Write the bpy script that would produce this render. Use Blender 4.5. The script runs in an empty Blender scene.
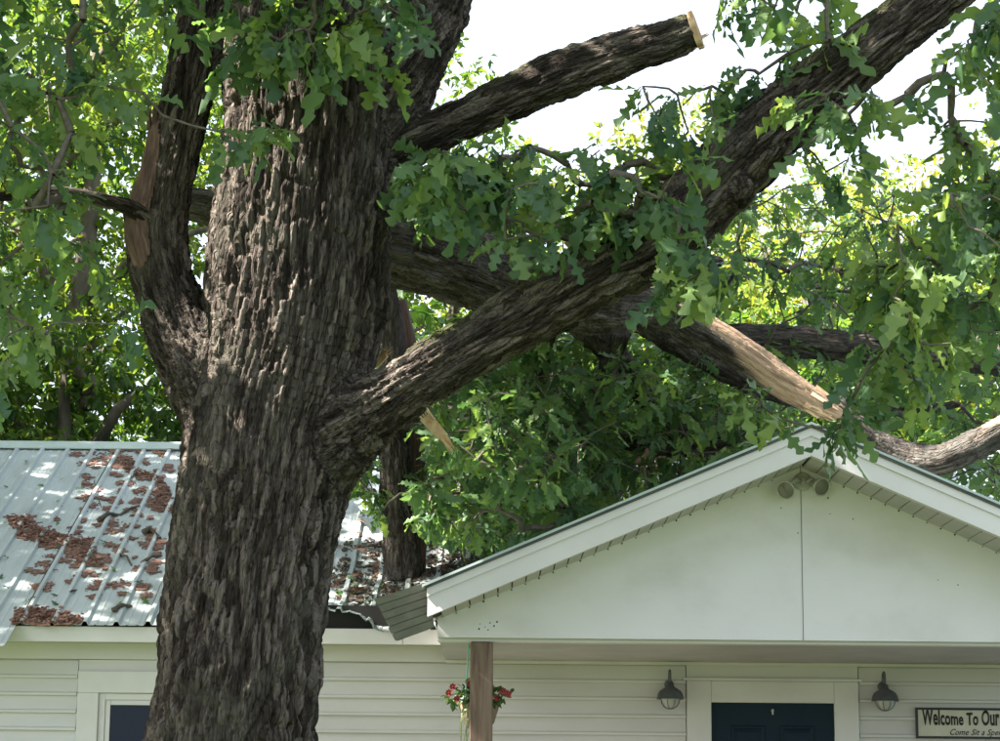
import bpy, bmesh, math, random
import numpy as np
from mathutils import Vector, Matrix, Euler

random.seed(7); rng = np.random.default_rng(7)
SC = bpy.context.scene
COL = SC.collection
R = math.radians

# ------------------------------------------------------------------ camera
F, PITCH, ROLL, CAMZ = 2200.0, R(11.1), R(0.5), 1.6
cam_d = bpy.data.cameras.new('camera'); cam = bpy.data.objects.new('camera', cam_d); COL.objects.link(cam)
cam_d.sensor_width = 36; cam_d.lens = F / 1000 * 36; cam_d.clip_end = 3000; cam_d.clip_start = .1
CM = Matrix.Translation((0, 0, CAMZ)) @ Matrix.Rotation(R(90) + PITCH, 4, 'X') @ Matrix.Rotation(ROLL, 4, 'Z')
cam.matrix_world = CM
SC.camera = cam
_r = np.array(CM.to_3x3())

# ------------------------------------------------------------------ world, sun, exposure
SUN_EL, SUN_AZ = R(46), R(-101)          # azimuth from +Y (away from the camera) towards +X
sdir = Vector((math.sin(SUN_AZ) * math.cos(SUN_EL), math.cos(SUN_AZ) * math.cos(SUN_EL), math.sin(SUN_EL)))
w = bpy.data.worlds.new('World'); SC.world = w; w.use_nodes = True
nt = w.node_tree; nt.nodes.clear()
sky = nt.nodes.new('ShaderNodeTexSky'); sky.sky_type = 'NISHITA'; sky.sun_disc = False
sky.sun_elevation = SUN_EL; sky.sun_rotation = SUN_AZ; sky.air_density = 1.0; sky.dust_density = 6.0; sky.ozone_density = 1.0
bg = nt.nodes.new('ShaderNodeBackground'); bg.inputs['Strength'].default_value = .052
wo = nt.nodes.new('ShaderNodeOutputWorld')
veil = nt.nodes.new('ShaderNodeMixRGB'); veil.inputs[0].default_value = .6; veil.inputs[2].default_value = (6.4, 7.1, 8.6, 1)   # thin even white cloud
nt.links.new(sky.outputs[0], veil.inputs[1]); nt.links.new(veil.outputs[0], bg.inputs[0]); nt.links.new(bg.outputs[0], wo.inputs[0])
sl = bpy.data.lights.new('sun', 'SUN'); sl.energy = 5.0; sl.angle = R(.5); sl.color = (1, .94, .85)
so = bpy.data.objects.new('sun', sl); COL.objects.link(so)
so.rotation_euler = sdir.to_track_quat('Z', 'Y').to_euler(); so.location = sdir * 40
SC.view_settings.view_transform = 'Standard'; SC.view_settings.look = 'None'
SC.view_settings.exposure = 2.68; SC.view_settings.gamma = 1
SC.render.engine = 'CYCLES'
SC.cycles.max_bounces = 6; SC.cycles.transparent_max_bounces = 4

# ------------------------------------------------------------------ helpers
def at(px, py, Y):
    """photo pixel -> the point of its ray at distance Y in front of the camera"""
    d = _r @ np.array([(px - 500) / F, (370.5 - py) / F, -1.0])
    t = Y / d[1]
    return Vector((d[0] * t, Y, CAMZ + d[2] * t))
def tag(o, label=None, cat=None, group=None, kind=None):
    if label: o['label'] = label
    if cat: o['category'] = cat
    if group: o['group'] = group
    if kind: o['kind'] = kind
    return o
def empty(name, loc, label=None, cat=None, group=None):
    o = bpy.data.objects.new(name, None); COL.objects.link(o); o.location = loc; o.empty_display_size = .2
    return tag(o, label, cat, group)
def par(o, p):
    if p is not None:
        o.parent = p
        q, off = p, Vector((0, 0, 0))
        while q is not None:
            off += q.location if q.type == 'EMPTY' else Vector((0, 0, 0)); q = q.parent
        o.matrix_parent_inverse = Matrix.Translation(-off) if p.type == 'EMPTY' else Matrix.Identity(4)
    return o
def link(name, me, mat=None, parent=None):
    o = bpy.data.objects.new(name, me); COL.objects.link(o)
    if mat is not None and len(me.materials) == 0: me.materials.append(mat)
    return par(o, parent)
class MB:
    def __init__(s): s.v = []; s.f = []
    def add(s, vs, fs):
        n = len(s.v); s.v += [tuple(v) for v in vs]; s.f += [tuple(i + n for i in f) for f in fs]; return s
    def box(s, a, b):
        (x0, y0, z0), (x1, y1, z1) = a, b
        return s.add([(x0,y0,z0),(x1,y0,z0),(x1,y1,z0),(x0,y1,z0),(x0,y0,z1),(x1,y0,z1),(x1,y1,z1),(x0,y1,z1)],
                     [(0,3,2,1),(4,5,6,7),(0,1,5,4),(1,2,6,5),(2,3,7,6),(3,0,4,7)])
    def prism(s, ring0, ring1):
        n = len(ring0)
        return s.add(list(ring0) + list(ring1), [tuple(range(n))[::-1], tuple(range(n, 2*n))] +
                     [(i, (i+1) % n, n + (i+1) % n, n + i) for i in range(n)])
    def tube(s, pts, rad, n=8, cap=True):
        pts = [Vector(p) for p in pts]; rings = []
        up = Vector((0, 0, 1)); t0 = (pts[1] - pts[0]).normalized()
        if abs(t0.dot(up)) > .9: up = Vector((1, 0, 0))
        a = t0.cross(up).normalized()
        for i, p in enumerate(pts):
            t = (pts[min(i+1, len(pts)-1)] - pts[max(i-1, 0)]).normalized()
            a = (a - t * a.dot(t)).normalized(); b = t.cross(a)
            r = rad[i] if hasattr(rad, '__len__') else rad
            rings.append([p + (a * math.cos(k*2*math.pi/n) + b * math.sin(k*2*math.pi/n)) * r for k in range(n)])
        vs = [v for r_ in rings for v in r_]; fs = []
        for i in range(len(rings) - 1):
            for k in range(n):
                fs.append((i*n+k, i*n+(k+1) % n, (i+1)*n+(k+1) % n, (i+1)*n+k))
        if cap: fs.append(tuple(range(n))[::-1]); fs.append(tuple(range((len(rings)-1)*n, len(rings)*n)))
        return s.add(vs, fs)
    def lathe(s, c, axis, prof, n=16):
        axis = Vector(axis).normalized(); c = Vector(c)
        a = axis.orthogonal().normalized(); b = axis.cross(a); vs = []; fs = []
        for (r, h) in prof:
            for k in range(n): vs.append(c + axis*h + (a*math.cos(k*2*math.pi/n) + b*math.sin(k*2*math.pi/n))*max(r, 1e-4))
        for i in range(len(prof)-1):
            for k in range(n): fs.append((i*n+k, i*n+(k+1) % n, (i+1)*n+(k+1) % n, (i+1)*n+k))
        return s.add(vs, fs)
    def mesh(s, name, smooth=False):
        me = bpy.data.meshes.new(name); me.from_pydata(s.v, [], s.f)
        if smooth: me.polygons.foreach_set('use_smooth', [True]*len(me.polygons))
        me.validate(); me.update(); return me
    def build(s, name, mat, parent=None, bevel=0, smooth=False):
        me = s.mesh(name, smooth)
        if bevel:
            bm = bmesh.new(); bm.from_mesh(me)
            bmesh.ops.recalc_face_normals(bm, faces=bm.faces)
            bmesh.ops.bevel(bm, geom=list(bm.edges), offset=bevel, segments=1, affect='EDGES', clamp_overlap=True)
            bm.to_mesh(me); bm.free()
        else:
            bm = bmesh.new(); bm.from_mesh(me); bmesh.ops.recalc_face_normals(bm, faces=bm.faces); bm.to_mesh(me); bm.free()
        return link(name, me, mat, parent)
def mesh_np(name, V, Fa, attrs=None, smooth=True):
    """mesh from numpy arrays; all faces have the same number of corners"""
    me = bpy.data.meshes.new(name); nf, k = Fa.shape
    me.vertices.add(len(V)); me.vertices.foreach_set('co', V.astype(np.float32).ravel())
    me.loops.add(nf * k); me.loops.foreach_set('vertex_index', Fa.astype(np.int32).ravel())
    me.polygons.add(nf); me.polygons.foreach_set('loop_start', np.arange(0, nf*k, k, dtype=np.int32))
    me.polygons.foreach_set('use_smooth', np.full(nf, smooth, dtype=bool))
    for nm, (typ, arr) in (attrs or {}).items():
        a = me.attributes.new(nm, typ, 'POINT')
        a.data.foreach_set('vector' if typ == 'FLOAT_VECTOR' else 'value', arr.astype(np.float32).ravel())
    me.update(calc_edges=True)
    return me

# ---- numpy noise
def hsh(ix, iy, iz, s=0):
    n = (ix.astype(np.int64)*73856093) ^ (iy.astype(np.int64)*19349663) ^ (iz.astype(np.int64)*83492791) ^ (s*2654435761 & 0x7fffffff)
    n = (n ^ (n >> 13)) * 1274126177 & 0x7fffffff
    n = (n ^ (n >> 15)) * 668265263 & 0x7fffffff
    return ((n ^ (n >> 12)) & 0xffffff) / float(0xffffff)
def vnoise(P, s=0):
    I = np.floor(P); Fr = P - I; Fr = Fr*Fr*(3-2*Fr); o = np.zeros(len(P))
    for dx in (0, 1):
        for dy in (0, 1):
            for dz in (0, 1):
                wgt = (Fr[:,0] if dx else 1-Fr[:,0])*(Fr[:,1] if dy else 1-Fr[:,1])*(Fr[:,2] if dz else 1-Fr[:,2])
                o += wgt*hsh(I[:,0]+dx, I[:,1]+dy, I[:,2]+dz, s)
    return o*2-1
def voro(P, s=0):
    I = np.floor(P); f1 = np.full(len(P), 9.); f2 = np.full(len(P), 9.); cid = np.zeros(len(P)); oz = np.zeros(len(P))
    for dx in (-1, 0, 1):
        for dy in (-1, 0, 1):
            for dz in (-1, 0, 1):
                c = I + (dx, dy, dz)
                q = c + np.stack([hsh(c[:,0], c[:,1], c[:,2], s+k) for k in (1, 2, 3)], 1)
                d = np.sqrt(((q-P)**2).sum(1)); h = hsh(c[:,0], c[:,1], c[:,2], s+9)
                m = d < f1; f2 = np.where(m, f1, np.minimum(f2, d)); cid = np.where(m, h, cid); oz = np.where(m, P[:,2]-q[:,2], oz); f1 = np.where(m, d, f1)
    return f1, f2, cid, oz

# ------------------------------------------------------------------ materials
def mat(name, col=(.5,.5,.5), rough=.6, metal=0, spec=.5):
    m = bpy.data.materials.new(name); m.use_nodes = True
    b = m.node_tree.nodes['Principled BSDF']
    b.inputs['Base Color'].default_value = (*col, 1); b.inputs['Roughness'].default_value = rough
    b.inputs['Metallic'].default_value = metal; b.inputs['Specular IOR Level'].default_value = spec
    return m
def N(m, typ, **kw):
    n = m.node_tree.nodes.new(typ)
    for k, v in kw.items():
        if k in n.inputs: n.inputs[k].default_value = v
        else: setattr(n, k, v)
    return n
def L(m, a, b): m.node_tree.links.new(a, b)
def ramp(m, fac, stops):
    r = N(m, 'ShaderNodeValToRGB'); e = r.color_ramp.elements
    while len(e) < len(stops): e.new(.5)
    for el, (p, c) in zip(e, stops): el.position = p; el.color = (*c, 1)
    L(m, fac, r.inputs[0]); return r
def coords(m, scale=(1, 1, 1), attr=None):
    if attr: c = N(m, 'ShaderNodeAttribute', attribute_name=attr).outputs['Vector']
    else: c = N(m, 'ShaderNodeNewGeometry').outputs['Position']
    mp = N(m, 'ShaderNodeMapping'); mp.inputs['Scale'].default_value = scale
    L(m, c, mp.inputs[0]); return mp.outputs[0]
def noisy(name, stops, scale=(4,4,4), detail=6, rough=.6, bump=0, bscale=None, metal=0, spec=.4, attr=None, dist=0, nrough=.6, bdist=.01):
    m = mat(name, rough=rough, metal=metal, spec=spec); b = m.node_tree.nodes['Principled BSDF']
    n = N(m, 'ShaderNodeTexNoise', Scale=1.0, Detail=detail, Roughness=nrough, Distortion=dist)
    L(m, coords(m, scale, attr), n.inputs['Vector'])
    L(m, ramp(m, n.outputs['Fac'], stops).outputs[0], b.inputs['Base Color'])
    if bump:
        n2 = N(m, 'ShaderNodeTexNoise', Scale=1.0, Detail=8, Roughness=.65)
        L(m, coords(m, bscale or tuple(x*6 for x in scale), attr), n2.inputs['Vector'])
        bp = N(m, 'ShaderNodeBump', Strength=bump, Distance=bdist); L(m, n2.outputs['Fac'], bp.inputs['Height']); L(m, bp.outputs[0], b.inputs['Normal'])
    return m
def bark_mat(name, dark, mid, light, lichen, fine=1.0):
    m = mat(name, rough=.95, spec=.1); b = m.node_tree.nodes['Principled BSDF']
    n1 = N(m, 'ShaderNodeTexNoise', Scale=1, Detail=9, Roughness=.75); L(m, coords(m, (60, 60, 6), 'barkco'), n1.inputs['Vector'])
    pl = N(m, 'ShaderNodeAttribute', attribute_name='plate')
    a1 = N(m, 'ShaderNodeMath', operation='MULTIPLY_ADD'); L(m, pl.outputs['Fac'], a1.inputs[0]); a1.inputs[1].default_value = .30; L(m, n1.outputs['Fac'], a1.inputs[2])
    c1 = ramp(m, a1.outputs[0], [(.42, dark), (.62, mid), (.86, light)])
    n2 = N(m, 'ShaderNodeTexNoise', Scale=1, Detail=6, Roughness=.65); L(m, coords(m, (4, 4, 2.5), 'barkco'), n2.inputs['Vector'])
    f2 = ramp(m, n2.outputs['Fac'], [(.5, (0,0,0)), (.66, (.7,.7,.7))])
    mx = N(m, 'ShaderNodeMixRGB'); L(m, f2.outputs[0], mx.inputs[0]); L(m, c1.outputs[0], mx.inputs[1])
    lm = N(m, 'ShaderNodeMixRGB', blend_type='MULTIPLY'); lm.inputs[0].default_value = .6; lm.inputs[1].default_value = (*[x*1.5 for x in lichen], 1); L(m, n1.outputs['Fac'], lm.inputs[2])
    L(m, lm.outputs[0], mx.inputs[2])
    at_ = N(m, 'ShaderNodeAttribute', attribute_name='moss')
    mm = N(m, 'ShaderNodeMixRGB'); mm.inputs[2].default_value = (.06, .075, .02, 1)
    L(m, at_.outputs['Fac'], mm.inputs[0]); L(m, mx.outputs[0], mm.inputs[1])
    ba = N(m, 'ShaderNodeAttribute', attribute_name='bare'); wn = N(m, 'ShaderNodeTexNoise', Scale=1, Detail=9, Roughness=.7); L(m, coords(m, (45, 45, 4), 'barkco'), wn.inputs['Vector'])
    wc = ramp(m, wn.outputs['Fac'], [(.28, (.08,.055,.04)), (.43, (.27,.18,.12)), (.56, (.40,.275,.185)), (.75, (.50,.385,.28))])
    bm_ = N(m, 'ShaderNodeMixRGB'); L(m, ba.outputs['Fac'], bm_.inputs[0]); L(m, mm.outputs[0], bm_.inputs[1]); L(m, wc.outputs[0], bm_.inputs[2]); L(m, bm_.outputs[0], b.inputs['Base Color'])
    # cracks: two levels of long narrow plates with sharp edges, plus fibre
    wv = N(m, 'ShaderNodeTexNoise', Scale=1, Detail=3); L(m, coords(m, (14, 14, 8), 'barkco'), wv.inputs['Vector'])
    def crack(sc_, lo, hi):
        c = coords(m, sc_, 'barkco'); ad_ = N(m, 'ShaderNodeVectorMath', operation='MULTIPLY_ADD')
        L(m, wv.outputs['Color'], ad_.inputs[0]); ad_.inputs[1].default_value = (1.3, 1.3, 1.3); L(m, c, ad_.inputs[2])
        v = N(m, 'ShaderNodeTexVoronoi', feature='DISTANCE_TO_EDGE', Scale=1); L(m, ad_.outputs[0], v.inputs['Vector'])
        return ramp(m, v.outputs['Distance'], [(lo, (0,0,0)), (hi, (1,1,1))]).outputs[0]
    k1, k2 = crack((44*fine, 44*fine, 6.5*fine), .01, .17), crack((90*fine, 90*fine, 9*fine), .0, .25)
    n3 = N(m, 'ShaderNodeTexNoise', Scale=1, Detail=9, Roughness=.75); L(m, coords(m, (140*fine, 140*fine, 13*fine), 'barkco'), n3.inputs['Vector'])
    s1 = N(m, 'ShaderNodeMath', operation='MULTIPLY_ADD'); L(m, k2, s1.inputs[0]); s1.inputs[1].default_value = .45; L(m, n3.outputs['Fac'], s1.inputs[2])
    s2 = N(m, 'ShaderNodeMath', operation='ADD'); L(m, k1, s2.inputs[0]); L(m, s1.outputs[0], s2.inputs[1])
    st = N(m, 'ShaderNodeMath', operation='MULTIPLY_ADD'); L(m, ba.outputs['Fac'], st.inputs[0]); st.inputs[1].default_value = -.6; st.inputs[2].default_value = 1.0
    bp = N(m, 'ShaderNodeBump', Distance=.016); L(m, st.outputs[0], bp.inputs['Strength']); L(m, s2.outputs[0], bp.inputs['Height']); L(m, bp.outputs[0], b.inputs['Normal'])
    return m
def leaf_mat(name, c0, c1, c2, tr=.4, rough=.42):
    m = bpy.data.materials.new(name); m.use_nodes = True; t = m.node_tree; b = t.nodes['Principled BSDF']
    a = N(m, 'ShaderNodeAttribute', attribute_name='tint')
    r = ramp(m, a.outputs['Fac'], [(0, c0), (.5, c1), (1, c2)])
    L(m, r.outputs[0], b.inputs['Base Color']); b.inputs['Roughness'].default_value = rough; b.inputs['Specular IOR Level'].default_value = .35
    tl = N(m, 'ShaderNodeBsdfTranslucent')
    br = N(m, 'ShaderNodeMixRGB', blend_type='MULTIPLY'); br.inputs[0].default_value = 1; br.inputs[2].default_value = (1.75, 1.75, .75, 1)
    L(m, r.outputs[0], br.inputs[1]); L(m, br.outputs[0], tl.inputs['Color'])
    mx = N(m, 'ShaderNodeMixShader'); mx.inputs[0].default_value = tr
    L(m, b.outputs[0], mx.inputs[1]); L(m, tl.outputs[0], mx.inputs[2]); L(m, mx.outputs[0], t.nodes['Material Output'].inputs[0])
    return m
M = {}
M['grass'] = noisy('grass', [(.3,(.03,.05,.015)),(.6,(.06,.09,.025)),(.8,(.12,.11,.05))], (1.5,1.5,1.5), rough=.9, bump=.6, bscale=(30,30,30))
M['siding'] = noisy('siding', [(.3,(.55,.525,.515)),(.5,(.61,.585,.575)),(.75,(.65,.625,.615))], (.8,3,2.2), rough=.5, bump=.06, bscale=(6,60,60))
M['trim'] = noisy('trim', [(.3,(.60,.575,.56)),(.6,(.67,.64,.63))], (1.5,1.5,1.5), rough=.5, bump=.05)
def gable_mat():
    m = mat('gable', rough=.6, spec=.3); b = m.node_tree.nodes['Principled BSDF']
    n = N(m, 'ShaderNodeTexNoise', Scale=1, Detail=5, Roughness=.6); L(m, coords(m, (1.1,1,1.6)), n.inputs['Vector'])
    c = ramp(m, n.outputs['Fac'], [(.28,(.56,.535,.505)),(.5,(.665,.64,.63)),(.75,(.70,.68,.67))])
    n2 = N(m, 'ShaderNodeTexNoise', Scale=1, Detail=8, Roughness=.75); L(m, coords(m, (9,9,30)), n2.inputs['Vector'])
    c2 = ramp(m, n2.outputs['Fac'], [(.24,(.30,.28,.22)),(.34,(1,1,1))])
    mx = N(m, 'ShaderNodeMixRGB', blend_type='MULTIPLY'); mx.inputs[0].default_value = .5
    L(m, c.outputs[0], mx.inputs[1]); L(m, c2.outputs[0], mx.inputs[2]); L(m, mx.outputs[0], b.inputs['Base Color'])
    bp = N(m, 'ShaderNodeBump', Strength=.15, Distance=.004); L(m, n2.outputs['Fac'], bp.inputs['Height']); L(m, bp.outputs[0], b.inputs['Normal'])
    return m
M['gable'] = gable_mat()
M['soffit'] = noisy('soffit', [(.3,(.40,.385,.375)),(.6,(.48,.46,.45))], (3,3,3), rough=.6)  # greyed below the trim white so the ceiling's shade is in the colour
M['metal'] = noisy('metal', [(.25,(.24,.27,.26)),(.45,(.35,.39,.385)),(.62,(.39,.435,.435)),(.85,(.43,.47,.465))], (2.2,.9,1), detail=8, rough=.58, metal=.1, spec=.3, bump=.08, bscale=(8,3,3))
M['ridge'] = noisy('ridge', [(.3,(.34,.42,.39)),(.7,(.46,.53,.51))], (2,2,2), rough=.45, metal=.15)
M['dripedge'] = noisy('dripedge', [(.3,(.03,.035,.03)),(.7,(.07,.08,.07))], (6,6,6), rough=.5)
M['greypanel'] = noisy('greypanel', [(.3,(.10,.10,.095)),(.7,(.17,.17,.16))], (6,6,12), rough=.6)
M['dark'] = mat('dark_void', (.012,.011,.010), .9)
M['deck'] = noisy('deck', [(.3,(.05,.04,.03)),(.7,(.12,.09,.06))], (8,2,2), rough=.9)
M['post'] = noisy('post', [(.3,(.07,.042,.028)),(.5,(.15,.10,.07)),(.7,(.22,.16,.115))], (22,22,1.6), detail=8, rough=.8, bump=.35, bscale=(70,70,5), dist=1.2)
M['door'] = noisy('door', [(.3,(.0035,.014,.028)),(.7,(.006,.019,.036))], (3,3,3), rough=.55, spec=.2)
M['pane'] = mat('pane', (.0025,.009,.019), .08, spec=.22)
M['lampgrey'] = noisy('lampgrey', [(.3,(.075,.08,.095)),(.7,(.14,.145,.17))], (20,20,20), rough=.5, metal=.2)
M['glass'] = mat('lampglass', (.42,.42,.40), .25, spec=.6)
M['lens'] = mat('floodlens', (.16,.15,.13), .2, spec=.6)
M['dirtywhite'] = noisy('dirtywhite', [(.3,(.24,.22,.17)),(.6,(.48,.47,.42))], (18,18,18), rough=.6)
M['signface'] = noisy('signface', [(.3,(.50,.47,.38)),(.7,(.60,.57,.48))], (8,8,8), rough=.6)
M['black'] = mat('blackpaint', (.012,.012,.013), .5)
M['mint'] = mat('mint_strap', (.18,.45,.33), .5)
M['pot'] = noisy('pot', [(.3,(.16,.12,.08)),(.7,(.26,.20,.13))], (20,20,20), rough=.9, bump=.4)
M['petal'] = mat('petal', (.25,.025,.03), .6)
M['trail'] = mat('trailing', (.35,.38,.20), .7)
M['bark'] = bark_mat('bark', (.014,.011,.009), (.052,.042,.035), (.205,.172,.146), (.105,.098,.077))
M['bark2'] = bark_mat('bark_fallen', (.028,.023,.019), (.08,.067,.057), (.19,.165,.145), (.16,.15,.135))
M['barkbg'] = noisy('bark_far', [(.3,(.06,.05,.04)),(.7,(.17,.14,.11))], (10,10,3), rough=.95)
M['twig'] = noisy('twig', [(.3,(.055,.045,.035)),(.7,(.13,.11,.085))], (30,30,30), rough=.9)
M['rawwood'] = noisy('rawwood', [(.28,(.10,.075,.055)),(.42,(.29,.215,.15)),(.56,(.40,.305,.215)),(.75,(.50,.40,.295))], (34,34,5), rough=.75, bump=.6, bscale=(80,80,9), attr='barkco')
M['splinter'] = noisy('splinter', [(.3,(.46,.27,.15)),(.6,(.66,.46,.29))], (25,25,8), rough=.8, bump=.3)
M['oldwood'] = noisy('oldwood', [(.3,(.05,.03,.024)),(.55,(.13,.078,.06)),(.75,(.23,.15,.12))], (60,60,4), rough=.9, bump=.8, bscale=(80,80,8), attr='barkco')
def sawn_mat():
    m = mat('sawn', rough=.8); b = m.node_tree.nodes['Principled BSDF']
    wv = N(m, 'ShaderNodeTexWave', wave_type='RINGS', rings_direction='SPHERICAL', Scale=16, Distortion=2.5, Detail=3)
    tc = N(m, 'ShaderNodeTexCoord'); L(m, tc.outputs['Object'], wv.inputs['Vector'])
    L(m, ramp(m, wv.outputs['Fac'], [(0,(.40,.25,.13)),(1,(.58,.41,.25))]).outputs[0], b.inputs['Base Color']); return m
M['sawn'] = sawn_mat()
M['litter'] = noisy('litter', [(.3,(.085,.043,.032)),(.5,(.185,.098,.073)),(.75,(.29,.18,.137))], (30,30,30), rough=.95)
M['litter2'] = noisy('litter_dark', [(.3,(.03,.024,.02)),(.5,(.085,.065,.05)),(.75,(.20,.165,.14))], (16,16,16), rough=.95)
M['brownleaf'] = mat('brownleaf', (.16,.075,.042), .8)
M['leaf_oak'] = leaf_mat('leaf_oak', (.055,.112,.062), (.10,.172,.078), (.17,.24,.072), .52)
M['leaf_fallen'] = leaf_mat('leaf_fallen', (.045,.095,.050), (.085,.158,.068), (.15,.225,.07), .45)
M['leaf_far'] = leaf_mat('leaf_far', (.035,.08,.020), (.075,.14,.03), (.15,.19,.04), .5)
M['leaf_far2'] = leaf_mat('leaf_far2', (.07,.14,.035), (.13,.20,.05), (.26,.24,.05), .5)
M['leaf_pot'] = leaf_mat('leaf_pot', (.03,.07,.02), (.05,.10,.03), (.08,.13,.04), .3)

# ------------------------------------------------------------------ setting: ground
g = MB(); K = 24
gx = [-400, -120, -40, -14, 0, 14, 40, 120, 400]; gy = [-200, -40, -5, 8, 18, 30, 60, 150, 900]
g.add([(x, y, 0 if abs(x) < 30 and y < 40 else 0.0) for y in gy for x in gx],
      [(j*9+i, j*9+i+1, (j+1)*9+i+1, (j+1)*9+i) for j in range(8) for i in range(8)])
tag(g.build('ground', M['grass']), 'mown grass lawn round the house', kind='structure')

# ------------------------------------------------------------------ house
WALL_Y, EAVE_Y, SL = 16.3, 15.95, .5
HX0, HX1 = -9.0, 10.0
ez = at(100, 624.5, EAVE_Y).z                       # top of the eave edge
_d = at(100, 446, 1.0); kz = (_d.z - CAMZ)          # rise per metre of the ridge's ray
RIDGE_Y = (CAMZ - ez + SL*EAVE_Y) / (SL - kz)
rz = ez + SL*(RIDGE_Y - EAVE_Y)
GF_Y, GW_Y = 13.45, 13.95                           # porch rake fascia, porch gable wall
apex = at(811, 423, GF_Y); eav = at(427, 583.5, GF_Y)
AX = apex.x; HALF = AX - eav.x; PSL = (apex.z - eav.z) / HALF
def main_z(y): return ez + SL*(y - EAVE_Y) if y < RIDGE_Y else rz - SL*(y - RIDGE_Y)
def porch_z(x): return apex.z - PSL*abs(x - AX)
def roof_z(x, y):
    z = -1
    if EAVE_Y - .05 < y < 2*RIDGE_Y - EAVE_Y and HX0 < x < HX1: z = main_z(y)
    if GF_Y < y < 19 and abs(x - AX) < HALF: z = max(z, porch_z(x))
    return z
def on_roof(px, py):
    d = at(px, py, 1.0); k = d.z - CAMZ
    Y = (CAMZ - ez + SL*EAVE_Y) / (SL - k)
    return at(px, py, Y)
def pz(py, Y, px=500): return at(px, py, Y).z
def pxx(px, Y, py=650): return at(px, py, Y).x

house = empty('house', (0, WALL_Y, 0), 'white sided house with grey metal roof and gabled porch, struck by fallen limbs', 'house')
# openings
door_x0, door_x1, door_top = pxx(711, WALL_Y, 703), pxx(834, WALL_Y, 703), pz(703, WALL_Y, 770)
dc_x0, dc_x1, dc_top = pxx(686.5, WALL_Y, 690), pxx(858, WALL_Y, 690), pz(681.5, WALL_Y, 770)
wc_x0, wc_top = pxx(78, WALL_Y, 690), pz(671, WALL_Y, 100); wc_x1 = wc_x0 + 1.25; wc_bot = .95
wall = MB().box((HX0+.3, WALL_Y+.03, 0), (HX1-.3, WALL_Y+.2, ez-.05)).build('wall', M['deck'], house)
wb = MB()
for (a, b) in (((HX0+.3, WALL_Y+.2, 0), (HX0+.5, 2*RIDGE_Y-WALL_Y, ez)), ((HX1-.5, WALL_Y+.2, 0), (HX1-.3, 2*RIDGE_Y-WALL_Y, ez)),
               ((HX0+.3, 2*RIDGE_Y-WALL_Y, 0), (HX1-.3, 2*RIDGE_Y-WALL_Y+.15, ez))): wb.box(a, b)
wb.build('rear_wall', M['siding'], house)
ceil_z = pz(640.5, GW_Y, 802)
exp_ = .1265; ztop = pz(661, WALL_Y, 60)
nb = int((ztop - .3)/exp_)
def board(x0, x1, z0, z1):
    y = WALL_Y
    # clapboard: leans out towards its lower edge, small lip underneath
    prof = [(y+.026, z1+.012), (y+.016, z1+.001), (y-.004, z0+.030), (y-.016, z0+.020), (y-.016, z0+.004), (y-.008, z0+.001), (y+.026, z0+.001)]
    mb = MB(); mb.prism([(x0, p[0], p[1]) for p in prof], [(x1, p[0], p[1]) for p in prof])
    return mb
PX0 = pxx(437, WALL_Y)
for i in range(nb):
    z1 = ztop - i*exp_; z0 = z1 - exp_
    segs = [(HX0+.3, HX1-.3)]
    cut = []
    if z1 > wc_bot and z0 < wc_top: cut.append((wc_x0, wc_x1, wc_top))
    if z0 < dc_top: cut.append((dc_x0, dc_x1, dc_top))
    for c in cut:
        if c[2] < z1-.01: MB().box((c[0], WALL_Y+.001, c[2]+.001), (c[1], WALL_Y+.026, z1+.010)).build('siding_board', M['siding'], wall)
    for c in cut:
        ns = []
        for s in segs:
            if c[0] > s[0] and c[1] < s[1]: ns += [(s[0], c[0]-.006), (c[1]+.006, s[1])]
            else: ns.append(s)
        segs = ns
    for s in segs: board(s[0], s[1], z0, z1).build('siding_board', M['siding'], wall)
MB().box((HX0+.3, WALL_Y-.010, ztop+.014), (HX1-.3, WALL_Y+.03, ez-.03)).build('frieze_board', M['siding'], house, .003)

# ---- main roof: 36 inch ribbed metal panels
deck = MB()
t = .05
for s in (0, 1):
    ys = [EAVE_Y+.4, RIDGE_Y] if s == 0 else [RIDGE_Y, 2*RIDGE_Y-EAVE_Y-.4]
    top = [main_z(y) - .34 for y in ys]
    deck.prism([(HX0, ys[0], top[0]), (HX0, ys[1], top[1]), (HX0, ys[1], top[1]-t), (HX0, ys[0], top[0]-t)],
               [(HX1, ys[0], top[0]), (HX1, ys[1], top[1]), (HX1, ys[1], top[1]-t), (HX1, ys[0], top[0]-t)])
roof = deck.build('roof', M['deck'], house)
RS = .2286
rib0 = on_roof(19, 448).x                            # a rib meets the ridge here
step_x = on_roof(9, 600).x - .02                     # left of this the eave reaches further down
dam0, dam1 = on_roof(322, 560).x, on_roof(540, 560).x
def rib_profile():
    pr = []
    for k in range(4):
        x = k*RS
        pr += [(x-.026, 0), (x-.013, .026), (x+.013, .026), (x+.026, 0)]
        for mx in (.076, .152): pr += [(x+mx-.012, 0), (x+mx-.006, .004), (x+mx+.006, .004), (x+mx+.012, 0)]
    pr += [(4*RS-.034, 0)]
    return pr
PROF = rib_profile()
def warp(x, y):
    """dent where the limb came down"""
    dz = 0.0; dy = 0.0
    cx, cy = on_roof(405, 548).x, on_roof(405, 548).y
    d = math.hypot((x-cx)/.75, (y-cy)/.8)
    dz -= .17*math.exp(-d*d)
    if dam0-.15 < x < dam1:
        pass
    if dam0-.5 < x < dam1:
        e = max(0, 1-(y-EAVE_Y)/.6); k_ = max(0, 1-abs(x-dam0+.05)/.52)
        dz += e*e*(.19*k_**.8+.02*math.sin(x*17)*min(1, max(0, (x-dam0)*3)))
    if dam0-.15 < x < dam1:
        dz += .02*math.sin(x*9+y*7)*min(1, max(0, (x-dam0)/.3))
    return dz
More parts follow.
